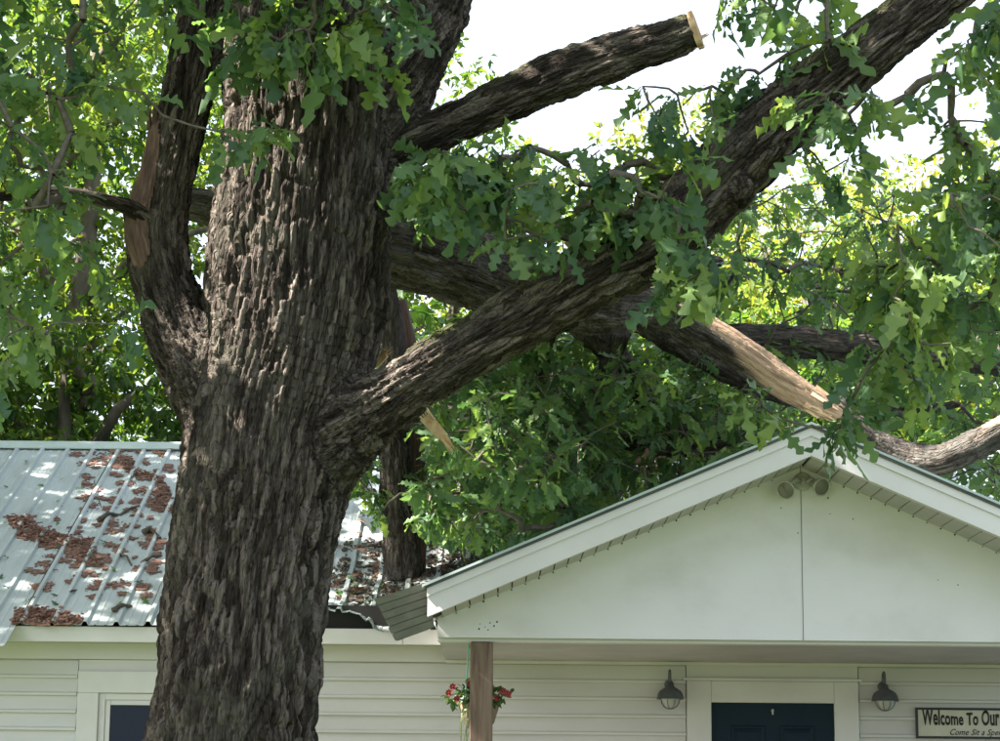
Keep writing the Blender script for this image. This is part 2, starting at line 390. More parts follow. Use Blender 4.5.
nx = int((HX1-HX0)/(4*RS))+1
first = rib0 - 4*RS*math.ceil((rib0-HX0)/(4*RS))
for side in (0, 1):
    for i in range(nx+1):
        x0 = first + i*4*RS
        if x0 > HX1: break
        near = dam0-1.2 < x0 < dam1+.4 and side == 0
        ylo = EAVE_Y-.02
        if side == 0 and x0+2*RS < step_x: ylo -= .36
        ys = np.linspace(ylo, RIDGE_Y-.03, 26 if near else 4)
        if side: ys = 2*RIDGE_Y - ys
        vs = []
        for y in ys:
            for (px_, h) in PROF:
                x = x0+px_
                lift = .004 if i % 2 else .0055
                z = main_z(y) if ylo > EAVE_Y-.1 or y > EAVE_Y else ez+SL*(y-EAVE_Y)
                if side: z = main_z(y)
                vs.append((x, y, z+h+lift+(warp(x, y) if near else 0)))
        k = len(PROF); fs = [(a*k+b, a*k+b+1, (a+1)*k+b+1, (a+1)*k+b) for a in range(len(ys)-1) for b in range(k-1)]
        mb = MB().add(vs, fs)
        o = mb.build('roof_panel', M['metal'], roof)
        sm = o.modifiers.new('thick', 'SOLIDIFY'); sm.thickness = .003; sm.offset = -1
# ridge cap: bent strip with short segments
cap_l = 3.0; x = HX0
while x < HX1:
    x1 = min(HX1, x+cap_l+.05)
    a = .15
    lft = .026 + random.uniform(0, .006)
    ring = lambda X: [(X, RIDGE_Y-a, rz-a*SL+lft-.004), (X, RIDGE_Y-a, rz-a*SL+lft+.006), (X, RIDGE_Y-.02, rz+lft+.012), (X, RIDGE_Y+.02, rz+lft+.012), (X, RIDGE_Y+a, rz-a*SL+lft+.006), (X, RIDGE_Y+a, rz-a*SL+lft-.004), (X, RIDGE_Y, rz+lft-.006)]
    MB().prism(ring(x), ring(x1)).build('ridge_cap', M['ridge'], roof)
    x += cap_l
# eave fascia in lengths
fz1 = ez-.012; fz0 = pz(642, EAVE_Y+.03, 100)
for (a, b) in ((HX0, -3.9), (-3.897, -1.35), (-1.347, pxx(402, EAVE_Y)), (pxx(402, EAVE_Y)+.004, pxx(437, EAVE_Y)+.25)):
    MB().box((a, EAVE_Y+.03, fz0), (b, EAVE_Y+.055, fz1)).build('fascia_board', M['trim'], house, .003)
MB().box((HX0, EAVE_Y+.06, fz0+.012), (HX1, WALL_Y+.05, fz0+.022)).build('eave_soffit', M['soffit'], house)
# dark box standing in for the shade in the gap under the lifted sheet
MB().box((dam0-.3, EAVE_Y+.075, ez-.04), (pxx(392, EAVE_Y), EAVE_Y+.095, ez+.16)).build('dark_gap_fill', M['dark'], house)

# ---- window
win = MB().box((wc_x0, WALL_Y-.022, wc_top-.16), (wc_x1, WALL_Y+.03, wc_top)).build('window', M['trim'], house, .004)
cw = .155
MB().box((wc_x0, WALL_Y-.0205, wc_bot), (wc_x0+cw, WALL_Y+.03, wc_top-.161)).build('casing', M['trim'], win, .003)
MB().box((wc_x1-cw, WALL_Y-.0205, wc_bot), (wc_x1, WALL_Y+.03, wc_top-.161)).build('casing', M['trim'], win, .003)
MB().box((wc_x0, WALL_Y-.05, wc_bot-.05), (wc_x1, WALL_Y+.03, wc_bot-.001)).build('sill', M['trim'], win, .004)
ix0, ix1, iz1 = wc_x0+cw+.002, wc_x1-cw-.002, wc_top-.163
sf = MB()
for (a, b) in (((ix0, WALL_Y+.004, wc_bot), (ix0+.045, WALL_Y+.0288, iz1)), ((ix1-.045, WALL_Y+.004, wc_bot), (ix1, WALL_Y+.0288, iz1)),
               ((ix0+.046, WALL_Y+.004, iz1-.045), (ix1-.046, WALL_Y+.0288, iz1))): sf.box(a, b)
sf.build('jamb', M['trim'], win)
sf = MB(); zz = iz1-.047; zm = wc_bot+(zz-wc_bot)*.5
for (a, b) in (((ix0+.047, WALL_Y+.013, wc_bot), (ix0+.083, WALL_Y+.0285, zz)), ((ix1-.083, WALL_Y+.013, wc_bot), (ix1-.047, WALL_Y+.0285, zz)),
               ((ix0+.084, WALL_Y+.013, zz-.036), (ix1-.084, WALL_Y+.0285, zz)), ((ix0+.084, WALL_Y+.013, zm-.02), (ix1-.084, WALL_Y+.0285, zm+.02))): sf.box(a, b)
sf.build('sash', M['trim'], win, .002)
for (z0_, z1_) in ((zm+.021, zz-.037), (wc_bot, zm-.021)):
    MB().box((ix0+.084, WALL_Y+.021, z0_), (ix1-.084, WALL_Y+.027, z1_)).build('pane', M['pane'], win)
# ---- door
dz0 = .28
dr = MB().box((door_x0+.002, WALL_Y+.012, dz0), (door_x1-.002, WALL_Y+.0295, door_top-.003)).build('door', M['door'], house)
for (a, b) in (((dc_x0, WALL_Y-.026, dz0), (door_x0, WALL_Y+.0295, dc_top)), ((door_x1, WALL_Y-.026, dz0), (dc_x1, WALL_Y+.0295, dc_top)),
               ((door_x0+.001, WALL_Y-.024, door_top), (door_x1-.001, WALL_Y+.0295, dc_top))):
    MB().box(a, b).build('casing', M['trim'], dr, .004)
for (a, b) in (((dc_x0-.03, WALL_Y-.034, dc_top+.001), (dc_x1+.03, WALL_Y+.02, dc_top+.022)),):
    MB().box(a, b).build('drip_cap', M['trim'], dr, .003)
def rpanel(x0, x1, z0, z1):
    y = WALL_Y+.0118; mb = MB()
    r0 = [(x0, y, z0), (x1, y, z0), (x1, y, z1), (x0, y, z1)]
    def ins(d, dy): return [(x0+d, y+dy, z0+d), (x1-d, y+dy, z0+d), (x1-d, y+dy, z1-d), (x0+d, y+dy, z1-d)]
    rings = [r0, ins(.006, -.009), ins(.018, -.009), ins(.028, -.002), ins(.05, -.008)]
    vs = sum(rings, []); fs = [(k*4+i, k*4+(i+1) % 4, (k+1)*4+(i+1) % 4, (k+1)*4+i) for k in range(4) for i in range(4)]+[(16,17,18,19)]
    return mb.add(vs, fs)
dx_ = [door_x0+.145, (door_x0+door_x1)/2-.055, (door_x0+door_x1)/2+.055, door_x1-.145]
for (a, b) in ((0, 1), (2, 3)):
    for (z1_, z0_) in ((door_top-.165, door_top-.42), (door_top-.53, door_top-1.08), (door_top-1.2, door_top-1.85)):
        rpanel(dx_[a], dx_[b], z0_, z1_).build('door_panel', M['door'], dr)
kx = (door_x0+door_x1)/2
MB().lathe((kx, WALL_Y+.012, door_top-.055), (0,-1,0), [(0,0),(.012,0),(.012,.012),(.004,.022),(0,.022)], 12).box((kx-.006, WALL_Y-.004, door_top-.085), (kx+.006, WALL_Y+.003, door_top-.055)).build('wreath_hook', M['glass'], dr)
# threshold and porch floor
MB().box((AX-HALF-.05, GW_Y-.35, .02), (AX+HALF+.05, WALL_Y-.012, dz0-.004)).build('porch_floor', M['deck'], house, .01)

# ---- porch roof
PYB = 18.4
def rake_ring(y, x_sign, off_top, off_bot, inset=0.0):
    xe = AX + x_sign*(HALF-inset)
    return [(AX, y, apex.z-off_top), (xe, y, porch_z(xe)-off_top), (xe, y, porch_z(xe)-off_bot), (AX, y, apex.z-off_bot)]
pr = MB()
for s in (-1, 1):
    pr.prism(rake_ring(GF_Y+.062, s, .016, .05), rake_ring(PYB, s, .016, .05))
porch = pr.build('porch_roof', M['deck'], house)
for s in (-1, 1):
    MB().prism(rake_ring(GF_Y-.028, s, -.004, .012, -.03), rake_ring(PYB, s, -.004, .012, -.03)).build('roof_sheet', M['ridge'], porch)
    MB().prism(rake_ring(GF_Y-.024, s, .0125, .030, -.012), rake_ring(GF_Y+.03, s, .0125, .030, -.012)).build('drip_edge', M['dripedge'], porch)
    MB().prism(rake_ring(GF_Y-.012, s, .0305, .082), rake_ring(GF_Y+.0615, s, .0305, .082)).build('rake_fascia', M['trim'], porch)
    MB().prism(rake_ring(GF_Y, s, .0825, .205, .004), rake_ring(GF_Y+.0605, s, .0825, .205, .004)).build('rake_fascia', M['trim'], porch)
# soffit boards, laid front to back under the rakes
sp = .0875; cosp = 1/math.hypot(1, PSL)
for s in (-1, 1):
    xx = .012
    while xx < HALF-.09:
        xa, xb = AX+s*xx, AX+s*min(xx+sp*.90, HALF-.06)
        za, zb = porch_z(xa)-.202, porch_z(xb)-.202
        MB().prism([(xa, GF_Y+.061, za), (xb, GF_Y+.061, zb), (xb, GF_Y+.061, zb+.012), (xa, GF_Y+.061, za+.012)],
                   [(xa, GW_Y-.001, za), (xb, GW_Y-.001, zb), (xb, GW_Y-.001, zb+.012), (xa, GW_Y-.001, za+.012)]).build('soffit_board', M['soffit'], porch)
        xx += sp
    MB().prism(rake_ring(GF_Y+.07, s, .178, .182, .02), rake_ring(GW_Y+.01, s, .178, .182, .02)).build('soffit_backing', M['dark'], porch)
# gable panels with a centre seam
seam = pxx(802, GW_Y, 560); gl = pxx(437.5, GW_Y, 630); gr_ = 2*seam-gl
gz0 = ceil_z
gtop = lambda x: porch_z(x)-.186
for (a, b) in ((gl, seam-.0025), (seam+.0025, gr_)):
    xs = [a, b]
    f = [(a, GW_Y, gz0), (b, GW_Y, gz0), (b, GW_Y, gtop(b)), (a, GW_Y, gtop(a))]
    MB().prism(f, [(x, y+.012, z) for (x, y, z) in f]).build('gable_panel', M['gable'], house)
MB().prism([(gl, GW_Y+.0125, gz0+.004), (gr_, GW_Y+.0125, gz0+.004), (gr_, GW_Y+.0125, gtop(gr_)), (seam, GW_Y+.0125, gtop(seam)), (gl, GW_Y+.0125, gtop(gl))],
           [(gl, GW_Y+.05, gz0+.004), (gr_, GW_Y+.05, gz0+.004), (gr_, GW_Y+.05, gtop(gr_)), (seam, GW_Y+.05, gtop(seam)), (gl, GW_Y+.05, gtop(gl))]).build('gable_frame', M['deck'], house)
MB().box((seam-.006, GW_Y-.004, gz0), (seam-.0026, GW_Y-.0002, gtop(seam)-.01)).build('seam_batten', M['gable'], house)
# little dark nail and wasp holes
holes = MB()
def dot(x, z, r, y=GW_Y-.0006): holes.lathe((x, y, z), (0,-1,0), [(r,0),(r*.6,.002),(0,.002)], 7)
for s in (-1, 1):
    xx = .012+sp*2
    while xx < HALF-.15:
        X = AX+s*(xx-sp*.03); dot(X+random.uniform(-.003,.003), porch_z(X)-.211, random.uniform(.004,.0065), GW_Y-.003); xx += sp
for (a, b) in ((781,508),(828,498),(830,514),(853,519),(798,533),(480,624),(485,627),(490,623),(494,626),(488,630),(479,629),(497,622),(958,585),(938,580)):
    q = at(a, b, GW_Y-.001); dot(q.x, q.z, random.choice((.0035,.0045,.006)))
tag(holes.build('nail_holes', M['dark'], house), kind='stuff')
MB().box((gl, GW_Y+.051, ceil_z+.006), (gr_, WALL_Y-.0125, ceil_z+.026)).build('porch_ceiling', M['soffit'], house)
for (a, b, y0, y1) in ((gl+.002, gr_-.002, WALL_Y-.034, WALL_Y-.013),):
    MB().box((a, y0, ceil_z-.018), (b, y1, ceil_z+.0055)).build('ceiling_trim', M['trim'], house, .003)
MB().box((gl+.001, GW_Y+.0505, ceil_z-.022), (gr_-.001, GW_Y+.17, ceil_z+.0055)).build('porch_beam', M['trim'], house, .003)
MB().box((gl+.01, GW_Y+.18, ceil_z+.03), (gl+.05, WALL_Y-.02, porch_z(gl)-.06)).build('porch_side_wall', M['siding'], house)
pcx = at(481.5, 690, GW_Y+.12)
MB().box((pcx.x-.072, GW_Y+.04, dz0-.004), (pcx.x+.072, GW_Y+.184, ceil_z-.0225)).build('porch_post', M['post'], house, .006)
pc2 = 2*seam-pcx.x
MB().box((pc2-.072, GW_Y+.04, dz0-.004), (pc2+.072, GW_Y+.184, ceil_z-.0225)).build('porch_post', M['post'], house, .006)
# bent ribbed soffit panel dangling from the porch corner
A, B, C, D = at(374.5, 599, 13.62), at(425.5, 582.5, 13.50), at(435, 627, 13.62), at(397, 641, 13.72)
ns = 6
pan = MB()
back = Vector((0, .012, 0))
sp_ = MB().prism([A+back, B+back, C+back, D+back], [p+back*1.4 for p in (A, B, C, D)]).build('bent_soffit_panel', M['greypanel'], house)
for k in range(ns):
    u0, u1 = k/ns, (k+.9)/ns
    j = random.uniform(-.006, .006)
    a0, b0, a1, b1 = A.lerp(D, u0), B.lerp(C, u0), A.lerp(D, u1), B.lerp(C, u1)
    e = (a0-b0).normalized()*abs(j)*2
    MB().prism([a0+e, b0, b1, a1+e], [a0+e+back*.95, b0+back*.95, b1+back*.95, a1+e+back*.95]).build('slat', M['greypanel'], sp_)
sp_['label'] = 'bent grey ribbed soffit panel'

# ------------------------------------------------------------------ fixtures
def wall_lamp(px, label):
    top = at(px, 671 if px < 700 else 673, WALL_Y-.02); x, z = top.x, top.z
    o = empty('wall_lamp', (x, WALL_Y-.012, z-.15), label, 'lamp', 'lamps beside the front door')
    MB().lathe((x, WALL_Y-.0125, z-.10), (0,-1,0), [(0,0),(.035,0),(.035,.012),(.02,.022),(0,.022)], 16).build('back_plate', M['lampgrey'], o, smooth=True)
    pts = [(x, WALL_Y-.035, z-.10), (x, WALL_Y-.045, z-.03), (x, WALL_Y-.06, z-.006), (x, WALL_Y-.09, z), (x, WALL_Y-.115, z-.01), (x, WALL_Y-.125, z-.04), (x, WALL_Y-.125, z-.115)]
    MB().tube(pts, .009, 8).build('arm', M['lampgrey'], o, smooth=True)
    c = (x, WALL_Y-.125, z-.09)
    sh = MB().lathe(c, (0,0,-1), [(0,0),(.022,0),(.028,.03),(.05,.042),(.078,.06),(.092,.085),(.098,.115),(.103,.118),(.099,.121),(.09,.116),(.07,.07),(.03,.05),(0,.05)], 24).build('shade', M['lampgrey'], o, smooth=True)
    MB().lathe(c, (0,0,-1), [(.030,.09),(.064,.10),(.070,.125),(.058,.16),(.035,.182),(0,.188)], 20).build('globe', M['glass'], o, smooth=True)
    gd = MB()
    for k in range(4):
        a = k*math.pi/4+.4; pts = [(x+.073*math.sin(q)*math.cos(a), WALL_Y-.125+.073*math.sin(q)*math.sin(a), z-.09-.122-.07*math.cos(q)) for q in np.linspace(-1.5, 1.5, 9)]
        gd.tube(pts, .0025, 5)
    gd.build('wire_guard', M['lampgrey'], o)
wall_lamp(669, 'grey gooseneck wall lamp on the siding left of the door')
wall_lamp(882, 'grey gooseneck wall lamp between the door and the welcome sign')
# floodlight under the gable peak
fc = at(803, 483, GW_Y-.02)
fl = empty('floodlight', (fc.x, GW_Y, fc.z), 'dirty white twin head floodlight under the porch gable peak', 'floodlight')
MB().lathe((fc.x, GW_Y-.001, fc.z+.01), (0,-1,0), [(0,0),(.058,0),(.058,.018),(.045,.03),(0,.032)], 20).build('mounting_plate', M['dirtywhite'], fl, smooth=True)
for s, (hx, hy) in ((-1, (787, 489)), (1, (820, 486))):
    h = at(hx, hy, GW_Y-.13)
    MB().tube([(fc.x+s*.02, GW_Y-.03, fc.z+.01), (fc.x+s*.05, GW_Y-.06, fc.z+.015), (h.x-s*.01, GW_Y-.085, h.z+.02)], .016, 8).build('swivel_arm', M['dirtywhite'], fl, smooth=True)
    ax = Vector((s*.38, -.75, -.35)).normalized(); c = Vector((h.x, GW_Y-.12, h.z))
    hd = MB().lathe(c-ax*.05, ax, [(0,-.04),(.026,-.04),(.03,0),(.046,.03),(.058,.06),(.062,.078),(.057,.08),(.052,.074)], 22).build('lamp_head', M['dirtywhite'], fl, smooth=True)
    MB().lathe(c-ax*.05, ax, [(.053,.070),(.03,.076),(0,.078)], 20).build('lens', M['lens'], hd, smooth=True)
# welcome sign
s0 = at(915.5, 707.5, WALL_Y-.035); s1 = at(915.5, 738.5, WALL_Y-.035)
sx0, sz1, sz0 = s0.x, s0.z, s1.z; sx1 = sx0+1.02; sy = WALL_Y-.016
sg = empty('welcome_sign', (sx0, sy, sz0), 'cream welcome sign with black frame and lettering on the porch wall', 'sign')
MB().box((sx0+.012, sy-.010, sz0+.012), (sx1-.012, sy, sz1-.012)).build('board', M['signface'], sg)
fr = MB(); b = .017
for (p, q) in (((sx0, sy-.018, sz0), (sx1, sy-.001, sz0+b)), ((sx0, sy-.018, sz1-b), (sx1, sy-.001, sz1)),
               ((sx0, sy-.0175, sz0+b+.0005), (sx0+b, sy-.001, sz1-b-.0005)), ((sx1-b, sy-.0175, sz0+b+.0005), (sx1, sy-.001, sz1-b-.0005))): fr.box(p, q)
fr.build('frame', M['black'], sg)
def text(s, px, py, h, wscale, bold, shear=0, arch=0.0, name='lettering', spacing=1.0):
    cu = bpy.data.curves.new('t', 'FONT'); cu.body = s; cu.size = 1; cu.offset = bold; cu.shear = shear; cu.space_character = spacing; cu.resolution_u = 3
    ob = bpy.data.objects.new('t', cu); COL.objects.link(ob)
    dg = bpy.context.evaluated_depsgraph_get(); me = bpy.data.meshes.new_from_object(ob.evaluated_get(dg))
    bpy.data.objects.remove(ob); o_ = at(px, py, sy-.012); n = len(me.vertices); co = np.zeros(n*3); me.vertices.foreach_get('co', co); co = co.reshape(-1, 3)
    wd = co[:,0].max(); out = np.zeros_like(co)
    out[:,0] = o_.x + co[:,0]*h*wscale; out[:,1] = sy-.0135; u = co[:,0]/wd
    grow = 1+arch*(.5+.5*np.cos(u*2*math.pi*.93))
    out[:,2] = o_.z + co[:,1]*h*grow - .0*u
    me.vertices.foreach_set('co', out.astype(np.float32).ravel()); me.name = name; me.materials.clear()
    o = link(name, me, M['black'], sg)
    sm = o.modifiers.new('t', 'SOLIDIFY'); sm.thickness = .002
    return o
text('Welcome To Our', 922.5, 724.5, .122, .605, .026, arch=.4, spacing=1.03)
text('Come Sit a Spell', 949, 735, .062, .88, .004, shear=.45, spacing=1.05)

# ------------------------------------------------------------------ leaves
def half_outline(lod):
    if lod == 0:
        return [(0,.012),(.09,.018),(.14,.045),(.205,.125),(.235,.13),(.262,.055),(.33,.06),(.43,.205),(.475,.225),(.505,.20),(.515,.085),(.585,.08),(.68,.255),(.73,.265),(.755,.22),(.768,.10),(.83,.095),(.905,.17),(.945,.13),(1,.01)]
    if lod == 1:
        return [(0,.015),(.12,.05),(.21,.17),(.28,.07),(.45,.29),(.54,.10),(.70,.32),(.79,.13),(.92,.18),(1,.01)]
    if lod == 2: return [(0,.03),(.25,.20),(.5,.27),(.78,.24),(1,.02)]
    return [(0,.04),(.5,.29),(1,.03)]
def leaf_template(lod, droop, fold, twist, seed):
    ho = half_outline(lod); r_ = random.Random(seed); vs = []; fs = []
    for (t_, w_) in ho:
        j = (1+r_.uniform(-.15, .15))*(.88 if lod < 2 else 1)
        zc = -droop*t_*t_ + .03*math.sin(t_*7+seed)
        k = twist*t_
        vs += [(t_, 0, zc), (t_, w_*j, zc+fold*w_*j+k*w_+.03*math.sin(t_*23+seed)), (t_, -w_*j, zc+fold*w_*j-k*w_+.03*math.cos(t_*21+seed))]
    for i in range(len(ho)-1):
        a, c = i*3, (i+1)*3
        fs += [(a, c, c+1), (a, c+1, a+1), (a, a+2, c+2), (a, c+2, c)]
    return np.array(vs), np.array(fs)
FAR = [(np.array([(0,0,0),(.45,.26,.06+k*.02),(1,0,-.1*k),(.5,-.24,.05)]), np.array([(0,2,1),(0,3,2)])) for k in range(4)]
TPL = {lod: [leaf_template(lod, d, f, tw, i) for i, (d, f, tw) in enumerate([(.25,.25,.2),(.5,.1,-.3),(.1,.4,.3),(.35,-.15,.1),(.15,.15,-.2),(.6,.3,.4)])] for lod in (0, 1, 2, 3)}; TPL[4] = FAR
def norm(a): return a/np.maximum(np.linalg.norm(a, axis=-1, keepdims=True), 1e-9)
def rosettes(P, D, n_lo, n_hi, size, droop=.45, spread=.9, tint=(0, 1), face=None, seed=0):
    """leaves radiating from twig ends: returns pos, rot, size, tint arrays"""
    r_ = np.random.default_rng(seed); cnt = r_.integers(n_lo, n_hi+1, len(P)); idx = np.repeat(np.arange(len(P)), cnt); n = len(idx)
    u = norm(r_.normal(size=(n, 3)))
    d = norm(D[idx]*.55 + u*spread + np.array([0, 0, -droop]))
    up = norm(np.array([0, 0, 1.]) + r_.normal(size=(n, 3))*.55 + (0 if face is None else np.array(face)))
    y = norm(np.cross(up, d)); z = np.cross(d, y)
    Rm = np.stack([d, y*r_.uniform(.7, 1.15, (n, 1)), z*r_.uniform(.5, 1.9, (n, 1))], 2)
    pos = P[idx] + norm(r_.normal(size=(n, 3)))*.02 + d*.02
    sz = size*r_.uniform(.5, 1.22, n)
    tb = r_.uniform(tint[0], tint[1], len(P))[idx]
    tn = np.clip(tb + r_.normal(size=n)*.2, 0, 1)
    return pos, Rm, sz, tn
def join_leaves(name, Lv, lod, m, parent, kind='stuff'):
    pos, Rm, sz, tn = Lv; V = []; Fs = []; T = []; off = 0
    var = np.arange(len(pos)) % len(TPL[lod])
    for k, (tv, tf) in enumerate(TPL[lod]):
        s = var == k
        if not s.any(): continue
        v = np.einsum('nij,vj->nvi', Rm[s], tv)*sz[s][:, None, None] + pos[s][:, None, :]
        n, q = v.shape[:2]
        V.append(v.reshape(-1, 3)); Fs.append((tf[None]+(np.arange(n)*q)[:, None, None]).reshape(-1, 3)+off); T.append(np.repeat(tn[s], q)); off += n*q
    me = mesh_np(name, np.concatenate(V), np.concatenate(Fs), {'tint': ('FLOAT', np.concatenate(T))})
    o = link(name, me, m, parent)
    if kind: o['kind'] = kind
    return o
def screen(P):
    q = (P - np.array([0, 0, CAMZ])) @ _r
    return 500 + F*q[:,0]/-q[:,2], 370.5 - F*q[:,1]/-q[:,2]
def single_leaves(Lv, lod, m, parent, count, name='leaf', tints=8, front=True):
    """the leaves that show largest become parts of their own; the rest is returned"""
    pos, Rm, sz, tn = Lv
    X, Y = screen(pos + Rm[:, :, 0]*sz[:, None]*.5)
    area = sz/pos[:,1]*(.35+np.abs(np.einsum('ni,ni->n', Rm[:,:,2], norm(pos-np.array([0,0,CAMZ])))))
    ok = (X > 5) & (X < 995) & (Y > 5) & (Y < 735)
    score = np.where(ok, area/pos[:,1]**2.0, 0)
    take = np.argsort(-score)[:count]
    meshes = {}
    for i in take:
        key = (int(i) % len(TPL[lod]), int(round(tn[i]*(tints-1))))
        if key not in meshes:
            tv, tf = TPL[lod][key[0]]
            meshes[key] = mesh_np(name, tv, tf, {'tint': ('FLOAT', np.full(len(tv), key[1]/(tints-1)))}); meshes[key].materials.append(m)
        o = bpy.data.objects.new(name, meshes[key]); COL.objects.link(o)
        Mx = Matrix(Rm[i].tolist()).to_4x4(); Mx = Matrix.Translation(Vector(pos[i])) @ Mx @ Matrix.Scale(float(sz[i]), 4)
        o.matrix_basis = Mx; par(o, parent)
    keep = np.ones(len(pos), bool); keep[take] = False
    return pos[keep], Rm[keep], sz[keep], tn[keep]
def in_poly(x, y, poly):
    c = False; n = len(poly)
    for i in range(n):
        (x1, y1), (x2, y2) = poly[i], poly[(i+1) % n]
        if (y1 > y) != (y2 > y) and x < (x2-x1)*(y-y1)/(y2-y1)+x1: c = not c
    return c
def scatter(poly, n, Y0, Y1, clump=0, seed=0, roof=True, crad=28):
    r_ = random.Random(seed); xs = [p[0] for p in poly]; ys = [p[1] for p in poly]; out = []; cs = []
    guard = 0
    while len(out) < n and guard < n*60:
        guard += 1
        if clump and cs and r_.random() < clump:
            c = r_.choice(cs); x, y, Yd = r_.gauss(c[0], crad), r_.gauss(c[1], crad*.8), c[2]+r_.gauss(0, .12)
        else: x, y, Yd = r_.uniform(min(xs), max(xs)), r_.uniform(min(ys), max(ys)), r_.uniform(Y0, Y1)
        if not in_poly(x, y, poly): continue
        cs.append((x, y, Yd)) if len(cs) < max(4, n//6) else None
        p = at(x, y, Yd)
        if roof and p.z < roof_z(p.x, p.y)+.10: continue
        out.append(p)
    return [tuple(p) for p in out]
def grow(P, roots, seed=0):
    """connect every twig end to the wood by its nearest neighbour already connected"""
    P = np.array(P); Rt = np.array(roots); n = len(P); dist = np.full(n, 1e9); parent = np.full(n, -1)
    d = np.linalg.norm(P[:, None]-Rt[None], axis=2); near = d.argmin(1); dist = d.min(1); src = Rt[near].copy(); done = np.zeros(n, bool); kids = np.zeros(n, int); order = []
    for _ in range(n):
        i = int(np.where(done, 1e9, dist).argmin()); done[i] = True; order.append(i)
        dd = np.linalg.norm(P-P[i], axis=1)*1.0 + .02
        m = (~done) & (dd < dist); dist[m] = dd[m]; src[m] = P[i]; parent[m] = i
    load = np.ones(n)
    for i in reversed(order):
        if parent[i] >= 0: load[parent[i]] += load[i]
    return P, src, load, parent
def twig_mesh(P, src, load, seed=0, rmin=.0028, k=.0018):
    r_ = random.Random(seed); mb = MB()
    for i in range(len(P)):
        a, b = Vector(src[i]), Vector(P[i]); l = (b-a).length
        if l < 1e-4: continue
        j = Vector((r_.gauss(0, 1), r_.gauss(0, 1), r_.gauss(0, 1)+.4))*l*.07
        r1 = rmin+k*math.sqrt(load[i]); r0 = r1*1.25
        mb.tube([a, a.lerp(b, .35)+j, a.lerp(b, .7)+j*.6, b], [r0, r1*1.1, r1, r1*.8], 5, cap=False)
    return mb.mesh('twigs', True)

# ------------------------------------------------------------------ woody limbs: tubes -> voxel union -> bark relief -> split into parts
def limb_pts(pp, sub=6):
    """(px, py, width px, Y) control points -> smooth world points + radii"""
    C_ = [np.array([*at(x, y, Y), wd*.5*Y/F]) for (x, y, wd, Y) in pp]; out = []
    C_ = [C_[0]*2-C_[1]] + C_ + [C_[-1]*2-C_[-2]]
    for i in range(1, len(C_)-2):
        p0, p1, p2, p3 = C_[i-1:i+3]
        for k in range(sub):
            t_ = k/sub
            out.append(.5*((2*p1)+(-p0+p2)*t_+(2*p0-5*p1+4*p2-p3)*t_**2+(-p0+3*p1-3*p2+p3)*t_**3))
    out.append(C_[-2]); return np.array(out)
def frames(pts):
    a = None; fr_ = []
    for i in range(len(pts)):
        t_ = norm((pts[min(i+1, len(pts)-1), :3]-pts[max(i-1, 0), :3])[None])[0]
        if a is None: a = np.cross(t_, [.3, .9, .2]); a /= np.linalg.norm(a)
        a = a-t_*a.dot(t_); a /= np.linalg.norm(a); fr_.append((a, np.cross(t_, a), t_))
    return fr_
